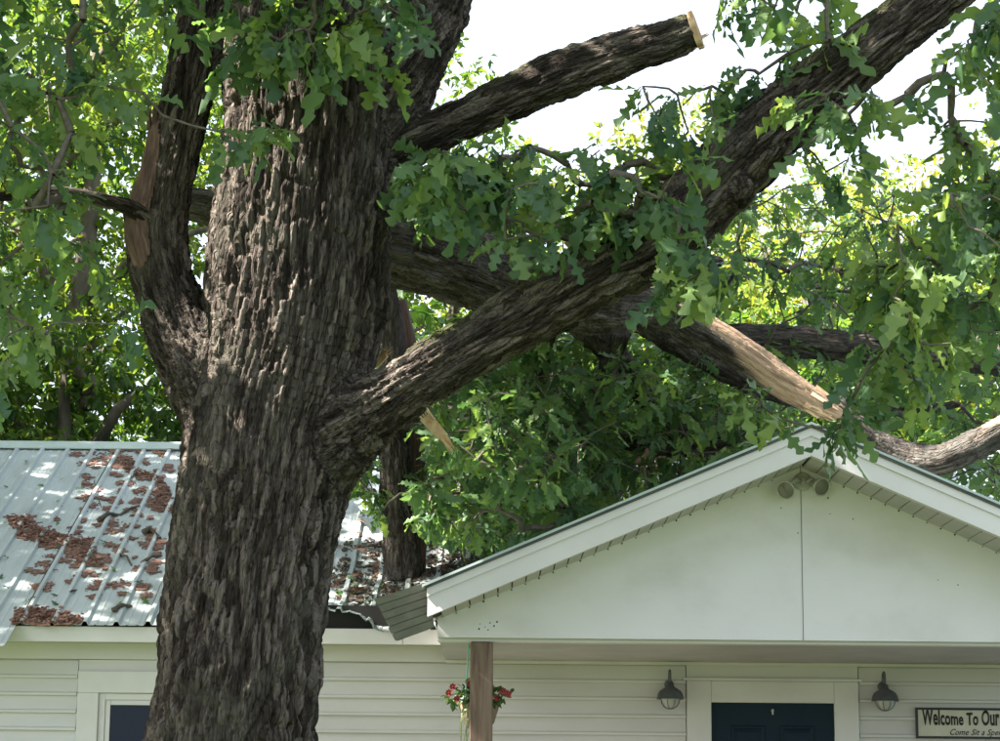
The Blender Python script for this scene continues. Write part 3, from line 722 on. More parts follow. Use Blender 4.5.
def woody(name, limbs, voxel, parent, base_mat, depth=.016, cell=(.030, .22), lump=.06, smooth=6, seed=0, mossy=0, split_end=None, pre=0):
    """limbs: list of (part_name, control points, material). Returns {index: object}, sample points"""
    mb = MB(); LP = []
    for li, (pn, pp, mt) in enumerate(limbs):
        pts = limb_pts(pp); LP.append((pts, frames(pts)))
        n = 28; rings = []; s = 0
        for i, (p, fr_) in enumerate(zip(pts, LP[-1][1])):
            if i: s += np.linalg.norm(p[:3]-pts[i-1, :3])
            th = np.arange(n)*2*math.pi/n
            q = np.stack([np.cos(th)*1.6+li*7, np.sin(th)*1.6, np.full(n, s*1.6/max(.12, pts[:,3].mean()*2))], 1)
            r_ = p[3]*(1+lump*1.6*vnoise(q*1.0, seed+li)+lump*.6*vnoise(q*2.7, seed+li+5))
            rings.append([tuple(p[:3]+(fr_[0]*math.cos(t_)+fr_[1]*math.sin(t_))*rr) for t_, rr in zip(th, r_)])
        vs = [v for r__ in rings for v in r__]; fs = [(i*n+k, i*n+(k+1) % n, (i+1)*n+(k+1) % n, (i+1)*n+k) for i in range(len(rings)-1) for k in range(n)]
        fs += [tuple(range(n))[::-1], tuple(range((len(rings)-1)*n, len(rings)*n))]
        mb.add(vs, fs)
    ob = link('tmp', mb.mesh('tmp'))
    bm = bmesh.new(); bm.from_mesh(ob.data); bmesh.ops.recalc_face_normals(bm, faces=bm.faces); bm.to_mesh(ob.data); bm.free()
    if pre:
        rm = ob.modifiers.new('r0', 'REMESH'); rm.mode = 'VOXEL'; rm.voxel_size = pre
        sm = ob.modifiers.new('s0', 'SMOOTH'); sm.iterations = 14; sm.factor = .5
    rm = ob.modifiers.new('r', 'REMESH'); rm.mode = 'VOXEL'; rm.voxel_size = voxel
    sm = ob.modifiers.new('s', 'SMOOTH'); sm.iterations = smooth; sm.factor = .5
    dg = bpy.context.evaluated_depsgraph_get(); me = bpy.data.meshes.new_from_object(ob.evaluated_get(dg))
    old = ob.data; bpy.data.objects.remove(ob); bpy.data.meshes.remove(old)
    nv = len(me.vertices); V = np.zeros(nv*3, np.float32); me.vertices.foreach_get('co', V); V = V.reshape(-1, 3).astype(float)
    Nn = np.zeros(nv*3, np.float32); me.vertices.foreach_get('normal', Nn); Nn = Nn.reshape(-1, 3).astype(float)
    nf = len(me.polygons); Fa = np.zeros(nf*4, np.int32); me.loops.foreach_get('vertex_index', Fa); Fa = Fa.reshape(-1, 4)
    bpy.data.meshes.remove(me)
    # nearest limb and its straightened coordinates
    nl = len(LP); SCO = np.full((nl, nv), 9.0); BCs = np.zeros((nl, nv, 3)); RRs = np.zeros((nl, nv))
    for li, (pts, fr_) in enumerate(LP):
        s = 0
        lo, hi = pts[:, :3].min(0)-pts[:, 3].max()-.25, pts[:, :3].max(0)+pts[:, 3].max()+.25
        sel = np.where(((V > lo) & (V < hi)).all(1))[0]; Vs = V[sel]
        for i in range(len(pts)-1):
            a, b_ = pts[i, :3], pts[i+1, :3]; ab = b_-a; l = np.linalg.norm(ab)
            if l < 1e-6: continue
            t_ = np.clip(((Vs-a)@ab)/l**2, 0 if i else -.3, 1 if i < len(pts)-2 else 1.3)
            c = a+t_[:, None]*ab; d = np.linalg.norm(Vs-c, axis=1); r_ = pts[i, 3]+(pts[i+1, 3]-pts[i, 3])*t_
            sc = d-r_; m = sc < SCO[li, sel]; q = sel[m]; SCO[li, q] = sc[m]; RRs[li, q] = r_[m]
            rel = Vs[m]-c[m]; tm = np.clip(t_[m], 0, 1)[:, None]; fa = norm(fr_[i][0]*(1-tm)+fr_[i+1][0]*tm); fb = norm(fr_[i][1]*(1-tm)+fr_[i+1][1]*tm)
            BCs[li, q] = np.stack([(rel*fa).sum(1)+li*3.1, (rel*fb).sum(1), s+t_[m]*l], 1); s += l
    ar = np.arange(nv); lab = SCO.argmin(0); best = SCO[lab, ar]; BC = BCs[lab, ar]; RR = RRs[lab, ar]
    isw = np.array([1.0 if (lm is M['rawwood'] or lm is M['oldwood']) else 0.0 for (_, _, lm) in limbs])
    def relief(BC, RR, wood):
        warpv = np.stack([vnoise(BC*[6, 6, 3.2], 11), vnoise(BC*[6, 6, 3.2], 12), vnoise(BC*[5, 5, 3], 13)], 1)
        Q = BC+warpv*[.022, .022, .06]
        f1, f2, cid, oz = voro(Q/[cell[0], cell[0], cell[1]], 3); e = np.clip((f2-f1)/.24, 0, 1)**.7
        g1, g2, cid2, oz2 = voro(Q/[cell[0]*2.3, cell[0]*2.3, cell[1]*2.2], 21); e2 = np.clip((g2-g1)/.22, 0, 1)
        BW = Q+np.stack([vnoise(BC*[17, 17, 9], 61)*.02, vnoise(BC*[17, 17, 9], 62)*.02, vnoise(BC*[28, 28, 4], 63)*.09], 1); fine = vnoise(BW*[70, 70, 16], 5); sc = np.clip(RR/.16, .25, 1.15)
        h = depth*sc*((e-.6)*(.7+.6*cid)-.07*oz*e+.7*(e2-.7)+.32*fine+.3*vnoise(BW*[38, 38, 5], 6)+.2*vnoise(BW*[31, 27, 13], 7))
        strands = vnoise(BC*[38, 38, 2.2], 8)*.022*sc+vnoise(BC*[90, 90, 5], 9)*.008
        return h*(1-wood)+strands*wood, cid
    h, cid = relief(BC, RR, isw[lab])
    if nl > 1:
        S2 = SCO.copy(); S2[lab, ar] = 9.0; l2 = S2.argmin(0); gap = S2[l2, ar]-best; z_ = np.where(gap < .08)[0]
        if len(z_):
            h2, _ = relief(BCs[l2[z_], z_], RRs[l2[z_], z_], isw[l2[z_]]); wt = .5*(1-gap[z_]/.08); h[z_] = h[z_]*(1-wt)+h2*wt
    bare = np.zeros(nv)
    if split_end:
        lab, bare = split_end(lab, V, BC); st = vnoise(BC*[45, 45, 3], 8)*.009+vnoise(BC*[110, 110, 8], 9)*.004-.006
        h = h*(1-bare)+st*bare
    V2 = V+Nn*h[:, None]
    moss = np.clip((Nn[:,2]-.35)*2, 0, 1)*np.clip(vnoise(BC*4, 31)*2+mossy-.6, 0, 1)*.8 if mossy else np.zeros(nv)
    # split by limb, keep shading normals of the whole
    tmp = mesh_np('tmp', V2, Fa); nn = np.zeros(nv*3, np.float32); tmp.vertices.foreach_get('normal', nn); nn = nn.reshape(-1, 3); bpy.data.meshes.remove(tmp)
    flab = lab[Fa[:, 0]]
    objs = {}
    for li, (pn, pp, mt) in enumerate(limbs):
        fs = Fa[flab == li]
        if len(fs) == 0: continue
        u, inv = np.unique(fs.ravel(), return_inverse=True)
        me = mesh_np(pn, V2[u], inv.reshape(-1, 4), {'barkco': ('FLOAT_VECTOR', BC[u]), 'moss': ('FLOAT', moss[u]), 'plate': ('FLOAT', cid[u]), 'bare': ('FLOAT', bare[u])})
        me.normals_split_custom_set_from_vertices([tuple(x) for x in nn[u]])
        objs[li] = link(pn, me, mt, parent)
    return objs, [p for (pts, _) in LP for p in pts[:, :3]], LP
def splinters(name, c, axis, rad, length, n, m, parent, seed=0):
    r_ = random.Random(seed); mb = MB(); axis = Vector(axis).normalized(); a = axis.orthogonal().normalized(); b_ = axis.cross(a); c = Vector(c)
    for i in range(n):
        th = r_.uniform(0, 6.283); rr = rad*math.sqrt(r_.random()); p = c+(a*math.cos(th)+b_*math.sin(th))*rr
        l = length*r_.uniform(.35, 1)*(1-.4*rr/rad*r_.random()); w_ = rad*r_.uniform(.14, .3)
        d = axis+Vector((r_.gauss(0,.12), r_.gauss(0,.12), r_.gauss(0,.12)))
        q = r_.uniform(0, 3)
        base = [p-axis*.05+(a*math.cos(q+k*1.571)+b_*math.sin(q+k*1.571))*w_*(1 if k % 2 else .5) for k in range(4)]
        mid = [v+d*(l*.6+.05)-(v-p+axis*.05)*.35 for v in base]
        tip = p+d*l
        mb.add(base+mid+[tip], [(0,1,5,4),(1,2,6,5),(2,3,7,6),(3,0,4,7),(4,5,8),(5,6,8),(6,7,8),(7,4,8)])
    return mb.build(name, m, parent)

# ================================================================== the standing oak
TY = 11.5
base = at(229, 1109, TY); oak = empty('oak_tree', (base.x, TY, 0), 'huge rough barked oak tree in front of the house, with broken and sawn limbs', 'tree')
oak_limbs = [
 ('trunk', [(222,1130,300,TY),(224,1085,240,TY),(226,1000,192,TY),(228,880,172,TY),(230,760,165,TY),(240,650,164,TY),(252,550,165,TY),(264,480,168,TY),(272,420,170,TY),
            (286,360,176,TY),(296,300,182,TY),(304,200,180,TY),(312,110,180,TY),(316,40,172,TY),(322,-40,160,TY),(335,-180,140,TY),(350,-380,110,TY),(360,-620,70,TY)], M['bark']),
 ('limb', [(262,520,120,TY+.05),(292,466,126,TY),(338,428,98,TY-.12),(388,398,64,TY-.25),(450,358,58,TY-.35),(522,317,66,TY-.42),(597,271,72,TY-.5),(650,241,76,TY-.55),(705,197,76,TY-.6),(752,146,72,TY-.65),(800,106,68,TY-.7),(850,66,62,TY-.75),(902,25,60,TY-.8),(960,-22,56,TY-.85),(1060,-100,48,TY-.9),(1180,-200,36,TY-1),(1280,-330,20,TY-1.1)], M['bark']),
 ('cut_limb', [(350,185,70,TY),(398,152,50,TY-.05),(450,126,44,TY-.1),(500,102,48,TY-.16),(560,76,52,TY-.24),(622,54,47,TY-.31),(660,43,43,TY-.35),(696,30,41,TY-.4)], M['bark']),
 ('fork_limb', [(266,500,120,TY),(246,436,118,TY),(216,386,96,TY),(186,338,74,TY+.04),(166,290,62,TY+.1),(158,240,60,TY+.12),(166,188,50,TY+.13),(180,128,50,TY+.13),(194,68,54,TY+.13),(208,8,54,TY+.13),(222,-60,50,TY+.13),(220,-180,40,TY+.1),(190,-330,22,TY)], M['bark']),
 ('broken_stub', [(160,290,36,TY+.06),(149,250,40,TY+.06),(142,222,38,TY+.06),(147,190,30,TY+.06),(153,155,24,TY+.06),(157,122,17,TY+.07)], M['oldwood']),
 ('upper_fork', [(350,140,110,TY-.02),(385,90,96,TY-.02),(415,45,80,TY-.02),(438,5,66,TY-.02),(455,-40,58,TY),(490,-160,44,TY),(540,-320,26,TY)], M['bark']),
 ('knot', [(440,30,40,TY-.02),(456,18,28,TY-.02),(468,13,22,TY-.02)], M['bark']),
 ('burl', [(722,170,40,TY-.66),(738,188,34,TY-.72),(745,199,28,TY-.76)], M['bark']),
]
oak_objs, oak_nodes, oak_LP = woody('oak', oak_limbs, .0105, oak, M['bark'], depth=.024, mossy=.8, smooth=5, seed=3, pre=.027)
sb_objs, sb_nodes, _ = woody('side', [
 ('side_branch', [(160,228,24,TY+.05),(128,207,17,TY-.05),(100,199,13,TY-.35),(62,190,9,TY-.4),(30,194,11,TY-.45),(-20,196,10,TY-.5),(-120,180,7,TY-.6)], M['bark']),
], .009, oak, M['bark'], depth=.012, cell=(.022, .2), smooth=3, seed=5)
oak_nodes = [p for q, (pts, _) in enumerate(oak_LP) if q not in (2, 6) for p in pts[:, :3]]+sb_nodes
# sawn face on the cut limb
lp, lf = oak_LP[2]
e_, ax_ = Vector(lp[-1, :3]), Vector(lf[-1][2])
n = 40; aa, bb = Vector(lf[-1][0]), Vector(lf[-1][1]); mb = MB(); rr_ = lp[-1, 3]
ring = [e_+ax_*.012+(aa*math.cos(k*2*math.pi/n)+bb*math.sin(k*2*math.pi/n))*rr_*(.98+.05*math.sin(k*.9)) for k in range(n)]
vv = [v - e_ for v in ring]
mb.add(vv+[v-ax_*.03 for v in vv], [tuple(range(n))]+[(i, i+n, (i+1) % n+n, (i+1) % n) for i in range(n)])
o = mb.build('sawn_end', M['sawn'], oak_objs[2]); o.location = e_
splinters('torn_fibre', e_+ax_*.0-bb*.0+Vector((0,0,-rr_*.6)), ax_+Vector((0,0,.1)), .025, .10, 7, M['splinter'], oak_objs[2], 5)
splinters('splinter', at(157, 122, TY+.07), (.05, 0, 1), .045, .16, 14, M['oldwood'], oak_objs[4], 6)
splinters('splinter', at(132, 212, TY+.05), (-.2, 0, 1), .05, .10, 10, M['oldwood'], oak_objs[4], 8)
# foliage of the oak
def sun_gap(Pn, gaps):
    """openings in the crown through which the sun reaches the wood: drops twig ends close to those sun rays"""
    Pn = np.array(Pn); keep = np.ones(len(Pn), bool); sd = np.array(sdir)
    for (c, rad) in gaps:
        r_ = Pn-np.array(c); t_ = r_@sd; d = np.linalg.norm(r_-t_[:, None]*sd, axis=1); keep &= ~((t_ > .3) & (d < rad))
    return keep
GAPS = [(at(235, 70, TY-.35), .36), (at(232, 130, TY-.35), .40), (at(240, 185, TY-.35), .42), (at(235, 250, TY-.35), .40), (at(212, 300, TY-.3), .30), (at(290, 215, TY-.45), .34), (at(195, 452, TY-.3), .22), (at(740, 352, 14), .45), (at(775, 372, 14), .45), (at(810, 395, 14), .4), (at(995, 425, 14), .4)]
regs = [
 ([(-60,-60),(180,-60),(172,40),(145,95),(112,145),(105,205),(60,215),(-60,215)], 145, 10.2, 11.7, .45),
 ([(205,-70),(425,-70),(410,25),(395,72),(345,50),(300,82),(262,62),(225,70)], 50, 10.4, 10.85, .2),
 ([(212,95),(270,85),(285,120),(262,135),(232,160),(205,150)], 5, 10.5, 10.8, 0),
 ([(160,90),(205,100),(212,165),(170,165)], 5, 10.7, 11.0, 0),
 ([(400,165),(440,142),(510,135),(600,150),(650,150),(690,165),(690,205),(640,225),(600,262),(540,240),(500,255),(470,232),(440,215),(402,215)], 88, 10.5, 11.3, .25),
 ([(640,85),(702,80),(728,10),(745,-60),(870,-60),(830,40),(760,90),(700,140),(690,215),(650,250),(640,180)], 42, 10.3, 11.6, .3),
 ([(880,60),(960,10),(1060,-60),(1060,240),(985,290),(940,230),(950,140),(900,110)], 60, 10.0, 10.9, .4),
 ([(655,240),(700,215),(735,265),(690,290),(660,290)], 12, 10.2, 10.6, 0),
 ([(790,70),(880,90),(860,190),(835,200),(800,150)], 13, 10.1, 10.7, 0),
 ([(830,240),(900,215),(1000,240),(1010,330),(960,365),(900,365),(860,310)], 36, 10.2, 11.3, .4),
 ([(850,340),(930,340),(920,400),(870,425),(838,420)], 10, 10.6, 11.3, 0),
 ([(832,415),(855,405),(862,432),(840,440)], 4, 10.8, 11.1, 0),
 ([(740,390),(790,385),(790,415),(760,420)], 3, 10.9, 11.2, 0),
 ([(0,215),(110,215),(130,330),(60,400),(-40,380)], 26, 10.4, 11.6, .5),
]
OP = []
for i, (poly, n, y0, y1, cl) in enumerate(regs): OP += scatter(poly, n, y0, y1, cl, 100+i)
OP = np.array(OP)[sun_gap(OP, GAPS)]
P, src, load, _ = grow(OP, oak_nodes)
Dd = norm(P-src)
Lv = rosettes(P, Dd, 5, 8, .205, droop=.75, tint=(.05, .95), face=(0, -.25, 0), seed=1)
Lv = single_leaves(Lv, 0, M['leaf_oak'], oak, 300)
join_leaves('foliage', Lv, 0, M['leaf_oak'], oak)
tw = link('twigs', twig_mesh(P, src, load, 1), M['twig'], oak); tw['kind'] = 'stuff'
# oak crown beyond the frame, clumps placed to shade the house and dapple the trunk
def crown(blobs, n_each, size, seed, tint=(0, .7), nl=(4, 6), frame_ok=True):
    r_ = np.random.default_rng(seed); Ps = []; Ds = []
    for (cx, cy, cz, rx, ry, rz_) in blobs:
        n = int(n_each*rx*ry*rz_/8*1.0)+20
        u = norm(r_.normal(size=(n, 3))); rad = r_.uniform(.35, 1, n)**.6
        lumps = 1+.28*vnoise(u*2.2+cx*3.1, seed)+.16*vnoise(u*5.5+cy, seed+1)
        hole = vnoise(u*3.3+cz+rad[:, None]*2, seed+2)
        p = np.array([cx, cy, cz])+u*(rad*lumps)[:, None]*np.array([rx, ry, rz_])
        k = hole > -.38
        Ps.append(p[k]); Ds.append(u[k])
    return np.concatenate(Ps), np.concatenate(Ds)
CP, CD = crown([(-2.5,11,9.2,2.6,2.6,1.7),(1.2,11.5,9.8,2.8,2.6,1.6),(-5.0,12.6,8.6,2.0,2.0,1.5),(-.5,9.4,11,3,2.6,1.8),(-3.3,14.2,9.0,1.9,1.8,1.4),(.6,14.6,9.4,2.2,2.0,1.5),(1.6,16.2,9.2,2.4,1.8,1.3),(-4.6,10.0,7.4,1.6,2.0,1.5),(-6.2,9.6,9.2,2.0,2.2,1.7),(-2.8,15.2,8.8,1.9,1.7,1.2),(-2.0,15.6,9.2,2.2,2.0,1.2),(-3.6,14.6,10.2,2.2,2.0,1.3),(-.9,16.4,8.9,1.8,1.6,1.0),(-3.6,16.9,9.3,2.4,1.9,1.2),(-2.6,12.6,9.0,2.0,1.8,1.2),(-.3,12.9,9.0,2.0,1.6,1.1),(1.0,13.2,8.0,1.8,1.4,.9),(-3.4,18.8,9.6,2.0,1.7,1.1),(-2.0,17.6,9.6,2.2,1.7,1.1),(-5.4,8.0,8.2,1.8,1.8,1.5),(-4.4,10.4,6.0,1.2,1.6,1.2),(-5.6,9.4,6.6,1.5,1.8,1.4),(-1.5,9.2,8.6,2.2,1.8,1.4)], 500, .16, 5)
X, Yp = screen(CP); k = ((Yp < -70) | (X < -90) | (X > 1100)) & sun_gap(CP, GAPS)
Lv = rosettes(CP[k], CD[k], 4, 6, .235, tint=(.1, .7), seed=4)
join_leaves('upper_foliage', Lv, 3, M['leaf_oak'], oak)

# ================================================================== fallen tree lying across the porch ridge
lz = at(640, 310, 14)
fallen = empty('fallen_tree', (AX, 14.3, porch_z(AX)), 'fallen leafy tree with a stripped pale limb lying over the porch ridge and roof', 'tree')
f_limbs = [
 ('trunk', [(168,203,34,13.0),(205,207,36,13.0),(300,228,70,13.1),(395,240,94,13.2),(450,258,84,13.3),(520,285,72,13.5),(590,304,60,13.7),(650,306,42,13.9),(700,330,38,14.0),(740,354,38,14.05),(785,384,34,14.1),(815,402,27,14.1),(846,419,12,14.1)], M['bark2']),
 ('stripped_wood', [(786,386,20,14.1),(815,402,16,14.1)], M['bark2']),
 ('limb', [(640,312,40,14.0),(690,345,34,14.8),(760,385,26,15.3),(830,404,17,15.6),(905,410,12,15.9),(960,404,8,16)], M['bark2']),
 ('limb', [(835,400,18,14.2),(868,436,24,14.2),(905,456,30,14.2),(940,460,32,14.1),(975,445,30,14.0),(1003,430,29,13.9),(1060,396,24,13.8),(1130,340,14,13.8)], M['bark2']),
 ('limb', [(700,340,34,15.5),(790,342,32,15.5),(860,348,32,15.5),(930,356,30,15.6),(1000,364,26,15.7),(1100,385,18,15.8)], M['bark2']),
 ('limb', [(385,410,34,16.8),(450,418,32,16.7),(540,420,28,16.5),(640,428,26,16.4),(740,442,20,16.3),(820,452,12,16.3)], M['bark2']),
 ('limb', [(560,300,36,13.9),(610,350,30,14.9),(650,400,24,15.6),(690,440,18,16.2),(720,470,10,16.6)], M['bark2']),
 ('limb', [(395,235,30,13.3),(440,215,26,14.0),(520,220,22,14.9),(600,240,18,15.6),(720,262,12,16.4)], M['bark2']),
 ('limb', [(560,300,24,14.2),(540,360,22,15.2),(560,420,18,15.8),(600,470,14,16.2),(610,500,9,16.4)], M['bark2']),
 ('limb', [(440,470,16,16.6),(520,455,18,16.2),(600,440,18,15.8),(690,452,14,15.4),(750,440,8,15.2)], M['bark2']),
 ('limb', [(620,330,24,14.6),(600,390,20,15.0),(560,450,14,15.4),(530,500,8,15.8)], M['bark2']),
 ('stripped_wood', [(990,436,10,13.95),(1006,428,10,13.9)], M['bark2']),
]
def strip(lab, V, BC):
    # the log's far end lost its bark along the upper side; so did the end of the limb at the right
    X, Y = screen(V); jag = vnoise(BC*[16, 16, 4], 44)*20+vnoise(BC*[50, 50, 7], 45)*16
    line = X+jag-np.clip((Y-(326+(X-690)*.6)), -30, 30)*2.4
    b0 = np.where(lab <= 1, np.clip((line-728)/18+.5, 0, 1), 0)
    b3 = np.where((lab == 3) | (lab == 11), np.clip((X+jag*.8-978)/10+.5, 0, 1)*np.clip((437-(X-978)*.5+jag*.3-Y)/4+.5, 0, 1), 0)
    out = lab.copy(); out[(b0 > .5) | (lab == 1)] = 1; out[(b3 > .5) | (lab == 11)] = 11
    return out, np.maximum(b0, b3)
f_objs, f_nodes, f_LP = woody('fallen', f_limbs, .0155, fallen, M['bark2'], depth=.018, mossy=0, smooth=4, seed=9, split_end=strip)
splinters('splinter', at(815, 402, 14.1), (at(850, 424, 14.1)-at(815, 402, 14.1)), .09, .26, 22, M['splinter'], f_objs[1], 12)
f_regs = [
 ([(425,395),(470,330),(600,330),(720,362),(800,425),(610,520),(560,545),(470,545),(425,520)], 1100, 14.5, 18.8, .3),
 ([(440,405),(530,390),(598,430),(575,495),(490,480),(442,452)], 46, 13.7, 14.3, .45),
 ([(655,285),(690,215),(780,175),(880,185),(1060,215),(1060,490),(985,480),(900,440),(840,400),(760,365)], 400, 14.5, 18.5, .4),
 ([(345,455),(380,440),(382,515),(350,505)], 16, 16.2, 17.2, .2),
 ([(410,450),(470,440),(500,520),(440,540),(412,510)], 40, 15.0, 17.2, .3),
 ([(870,460),(940,475),(1050,520),(1050,440),(950,455)], 26, 14.6, 16.5, .2),
]
FP = []
for i, (poly, n, y0, y1, cl) in enumerate(f_regs): FP += scatter(poly, n, y0, y1, cl, 300+i)
P, src, load, _ = grow(FP, f_nodes)
Lv = rosettes(P, norm(P-src), 5, 8, .145, droop=.35, tint=(.1, .95), face=(0, -.2, 0), seed=2)
Lv = single_leaves(Lv, 1, M['leaf_fallen'], fallen, 300)
join_leaves('foliage', Lv, 1, M['leaf_fallen'], fallen)
tw = link('twigs', twig_mesh(P, src, load, 2), M['twig'], fallen); tw['kind'] = 'stuff'

# broken trunk driven into the roof
bp_ = on_roof(406, 560)
snag = empty('broken_trunk', (bp_.x, bp_.y, bp_.z-.1), 'split upright trunk piece driven through the buckled metal roof', 'trunk')
by = bp_.y
sn_objs, _, _ = woody('snag', [
 ('bark_side', [(388,285,16,by-.3),(392,320,20,by-.25),(394,380,26,by-.18),(395,440,30,by-.1),(398,500,34,by-.05),(402,545,36,by),(404,580,34,by+.02)], M['bark2']),
 ('split_side', [(400,300,14,by-.2),(408,360,22,by-.1),(411,430,26,by),(413,500,28,by+.06),(414,545,26,by+.1),(414,575,24,by+.12)], M['oldwood']),
], .014, snag, M['bark2'], depth=.02, smooth=3, seed=14)
# pale slivers of torn wood
for (a, b_, wd, lab) in (((425,416),(450,446),.075,'fresh pale sliver of torn wood below the right limb'), ((386,352),(374,366),.05,'orange broken branch stub poking out beside the oak trunk')):
    p, q = at(*a, 12.2 if a[0] > 400 else 11.75), at(*b_, 12.3 if a[0] > 400 else 11.9)
    ax = (q-p).normalized(); sd = ax.cross(Vector((0,1,0))).normalized()*wd*.5; dp = Vector((0,.05,0))
    mb = MB(); r0 = [p-sd, p+sd*.9+ax*.02, p+sd*.8+dp, p-sd*.8+dp]; md = p.lerp(q, .6); r1 = [md-sd*.8, md+sd*.9, md+sd*.7+dp, md-sd*.6+dp]; r2 = [q-sd*.25, q+sd*.5, q+sd*.4+dp*.6, q-sd*.2+dp*.6]
    mb.add(r0+r1+r2, [(0,1,2,3),(8,9,10,11)]+[(k*4+i, k*4+(i+1) % 4, k*4+4+(i+1) % 4, k*4+4+i) for k in (0, 1) for i in range(4)])
    wsv = tag(mb.build('wood_sliver', M['splinter'], None), lab, 'wood')
    splinters('splinter', p-ax*.0, -ax, wd*.45, .09, 7, M['splinter'], wsv, 31); splinters('splinter', q-ax*.03, ax, wd*.3, .12, 6, M['splinter'], wsv, 32)

# ------------------------------------------------------------------ litter on the roof
def chips(name, poly, n, smin, smax, m, label, seed, thick=.009, stack=.025, cat='debris'):
    r_ = random.Random(seed); mb = MB(); xs = [p[0] for p in poly]; ys = [p[1] for p in poly]; c = 0
    nrm = Vector((0, -SL, 1)).normalized(); sl_ = Vector((0, 1, SL)).normalized(); xd = Vector((1, 0, 0))
    while c < n:
        x, y = r_.uniform(min(xs), max(xs)), r_.uniform(min(ys), max(ys))
        if not in_poly(x, y, poly): continue
        c += 1; big = 2.6 if c < n*.22 else 1; p = on_roof(x, y); dz = warp(p.x, p.y) if dam0-1.2 < p.x < dam1+.4 else 0
        p = p+Vector((0, 0, dz))+nrm*(.008+stack*r_.random()**2)
        a = r_.uniform(0, 6.28); s1, s2 = r_.uniform(smin, smax)*big, r_.uniform(smin, smax)*.6*big
        u = xd*math.cos(a)+sl_*math.sin(a); v = nrm.cross(u); tl = Vector((r_.gauss(0,.15), r_.gauss(0,.15), 0)); k = 6 if big == 1 else 11
        if big > 1: p = on_roof(x, y)+Vector((0, 0, dz))+nrm*.008; tl *= .1
        rg = []
        for i in range(k):
            th = i*6.283/k; q = r_.uniform(.6, 1.1); rg.append(p+u*math.cos(th)*s1*q+v*math.sin(th)*s2*q+nrm*(tl.x*math.cos(th)*s1+tl.y*math.sin(th)*s2))
        mb.prism(rg, [q+nrm*thick*r_.uniform(.5, 1) for q in rg])
    o = mb.build(name, m); o['kind'] = 'stuff'
    return tag(o, label, cat)
Z1 = lambda pts: [(x/5, 420+y/5) for (x, y) in pts]
chips('bark_litter', Z1([(40,490),(160,490),(170,535),(250,560),(380,605),(380,650),(240,645),(90,585)]), 620, .006, .030, M['litter'], 'thick red brown drift of rotten bark low on the left roof', 1, stack=.045)
chips('bark_litter', Z1([(380,600),(470,600),(480,700),(545,745),(380,740)]), 260, .006, .028, M['litter'], 'red brown bark patch below the thick drift on the roof', 2)
chips('bark_litter', Z1([(590,200),(650,200),(700,260),(800,290),(810,330),(700,290),(600,240)]), 230, .006, .028, M['litter'], 'slanting red brown bark streak near the ridge', 3)
chips('bark_litter', Z1([(790,310),(840,330),(872,420),(866,470),(760,460),(780,400)]), 240, .006, .030, M['litter'], 'red brown bark patch on the roof beside the oak trunk', 4)
chips('bark_litter', [(16,612),(30,609),(60,613),(85,620),(80,625),(40,626),(12,626)], 420, .006, .026, M['litter'], 'crumbled bark drift hanging over the left eave', 5, stack=.04)
# many small patches
spots = []
r_ = random.Random(77)
for i in range(170):
    u = r_.random(); y = 448+150*r_.random()**1.1; xr = 176-(y-447)*.15; xl = 78-(y-447)*.38
    x = xl+(xr-xl)*r_.random()**.8
    spots.append((x, y, r_.uniform(1.5, 7), r_.uniform(1.2, 3.2)))
mbp = MB(); nrm = Vector((0, -SL, 1)).normalized(); sl_ = Vector((0, 1, SL)).normalized()
for (x, y, rx, ry) in spots:
    for k in range(int(6+rx*ry*2.2)):
        p = on_roof(x+r_.gauss(0, rx*.5), y+r_.gauss(0, ry*.6))+nrm*(.008+.006*r_.random()); s = r_.uniform(.005, .024)*(2.3 if k == 0 else 1); a = r_.uniform(0, 6)
        rg = [p+(Vector((1,0,0))*math.cos(a+i*1.047)*s+sl_*math.sin(a+i*1.047)*s*.7)*r_.uniform(.6, 1.1) for i in range(6)]
        mbp.prism(rg, [q+nrm*.004 for q in rg])
tag(mbp.build('bark_flakes', M['litter']), 'scattered small red brown bark flakes across the left roof panels', 'debris', kind='stuff')
chips('leaf_litter', [(328,575),(345,530),(385,528),(395,565),(430,560),(425,585),(390,605),(345,600)], 520, .006, .026, M['litter2'], 'grey brown leaf and bark litter on the dented roof', 6, .01, .03)
chips('leaf_litter', [(425,560),(430,520),(520,515),(540,525),(470,560)], 700, .008, .03, M['litter2'], 'dark leaf litter behind the porch eave', 7, .012, .05)
def stick(pts, r0, r1, label, lift=.03):
    P_ = []
    for i, (x, y) in enumerate(pts):
        p = on_roof(x, y); P_.append(p+nrm*(r0+lift+.02*math.sin(i*2.1)))
    mb = MB(); n = len(P_); mb.tube(P_, [r0+(r1-r0)*i/(n-1) for i in range(n)], 7)
    tag(mb.build('stick', M['twig'], None, smooth=True), label, 'stick', 'sticks fallen on the metal roof')
stick([(99,523),(108,518),(120,516),(128,512),(140,510)], .022, .008, 'dark forked stick lying mid roof left of the oak', 0)
stick([(144,536),(150,534),(156,536),(160,541)], .03, .012, 'curled dark bark strip on the roof close to the oak', 0)
stick([(113,613),(122,610),(131,607)], .02, .016, 'short pale stick lying near the eave below the flakes', 0)
stick([(66,597),(72,594),(78,589)], .010, .006, 'thin short twig near the left eave', 0)
stick([(120,556),(127,560),(133,568)], .014, .006, 'small bent twig between the bark patches', 0)
stick([(94,480),(98,500),(104,514)], .004, .003, 'very thin straight twig high on the left roof', 0)
stick([(142,565),(152,560),(162,556)], .016, .010, 'dark twig against the oak low on the roof', 0)
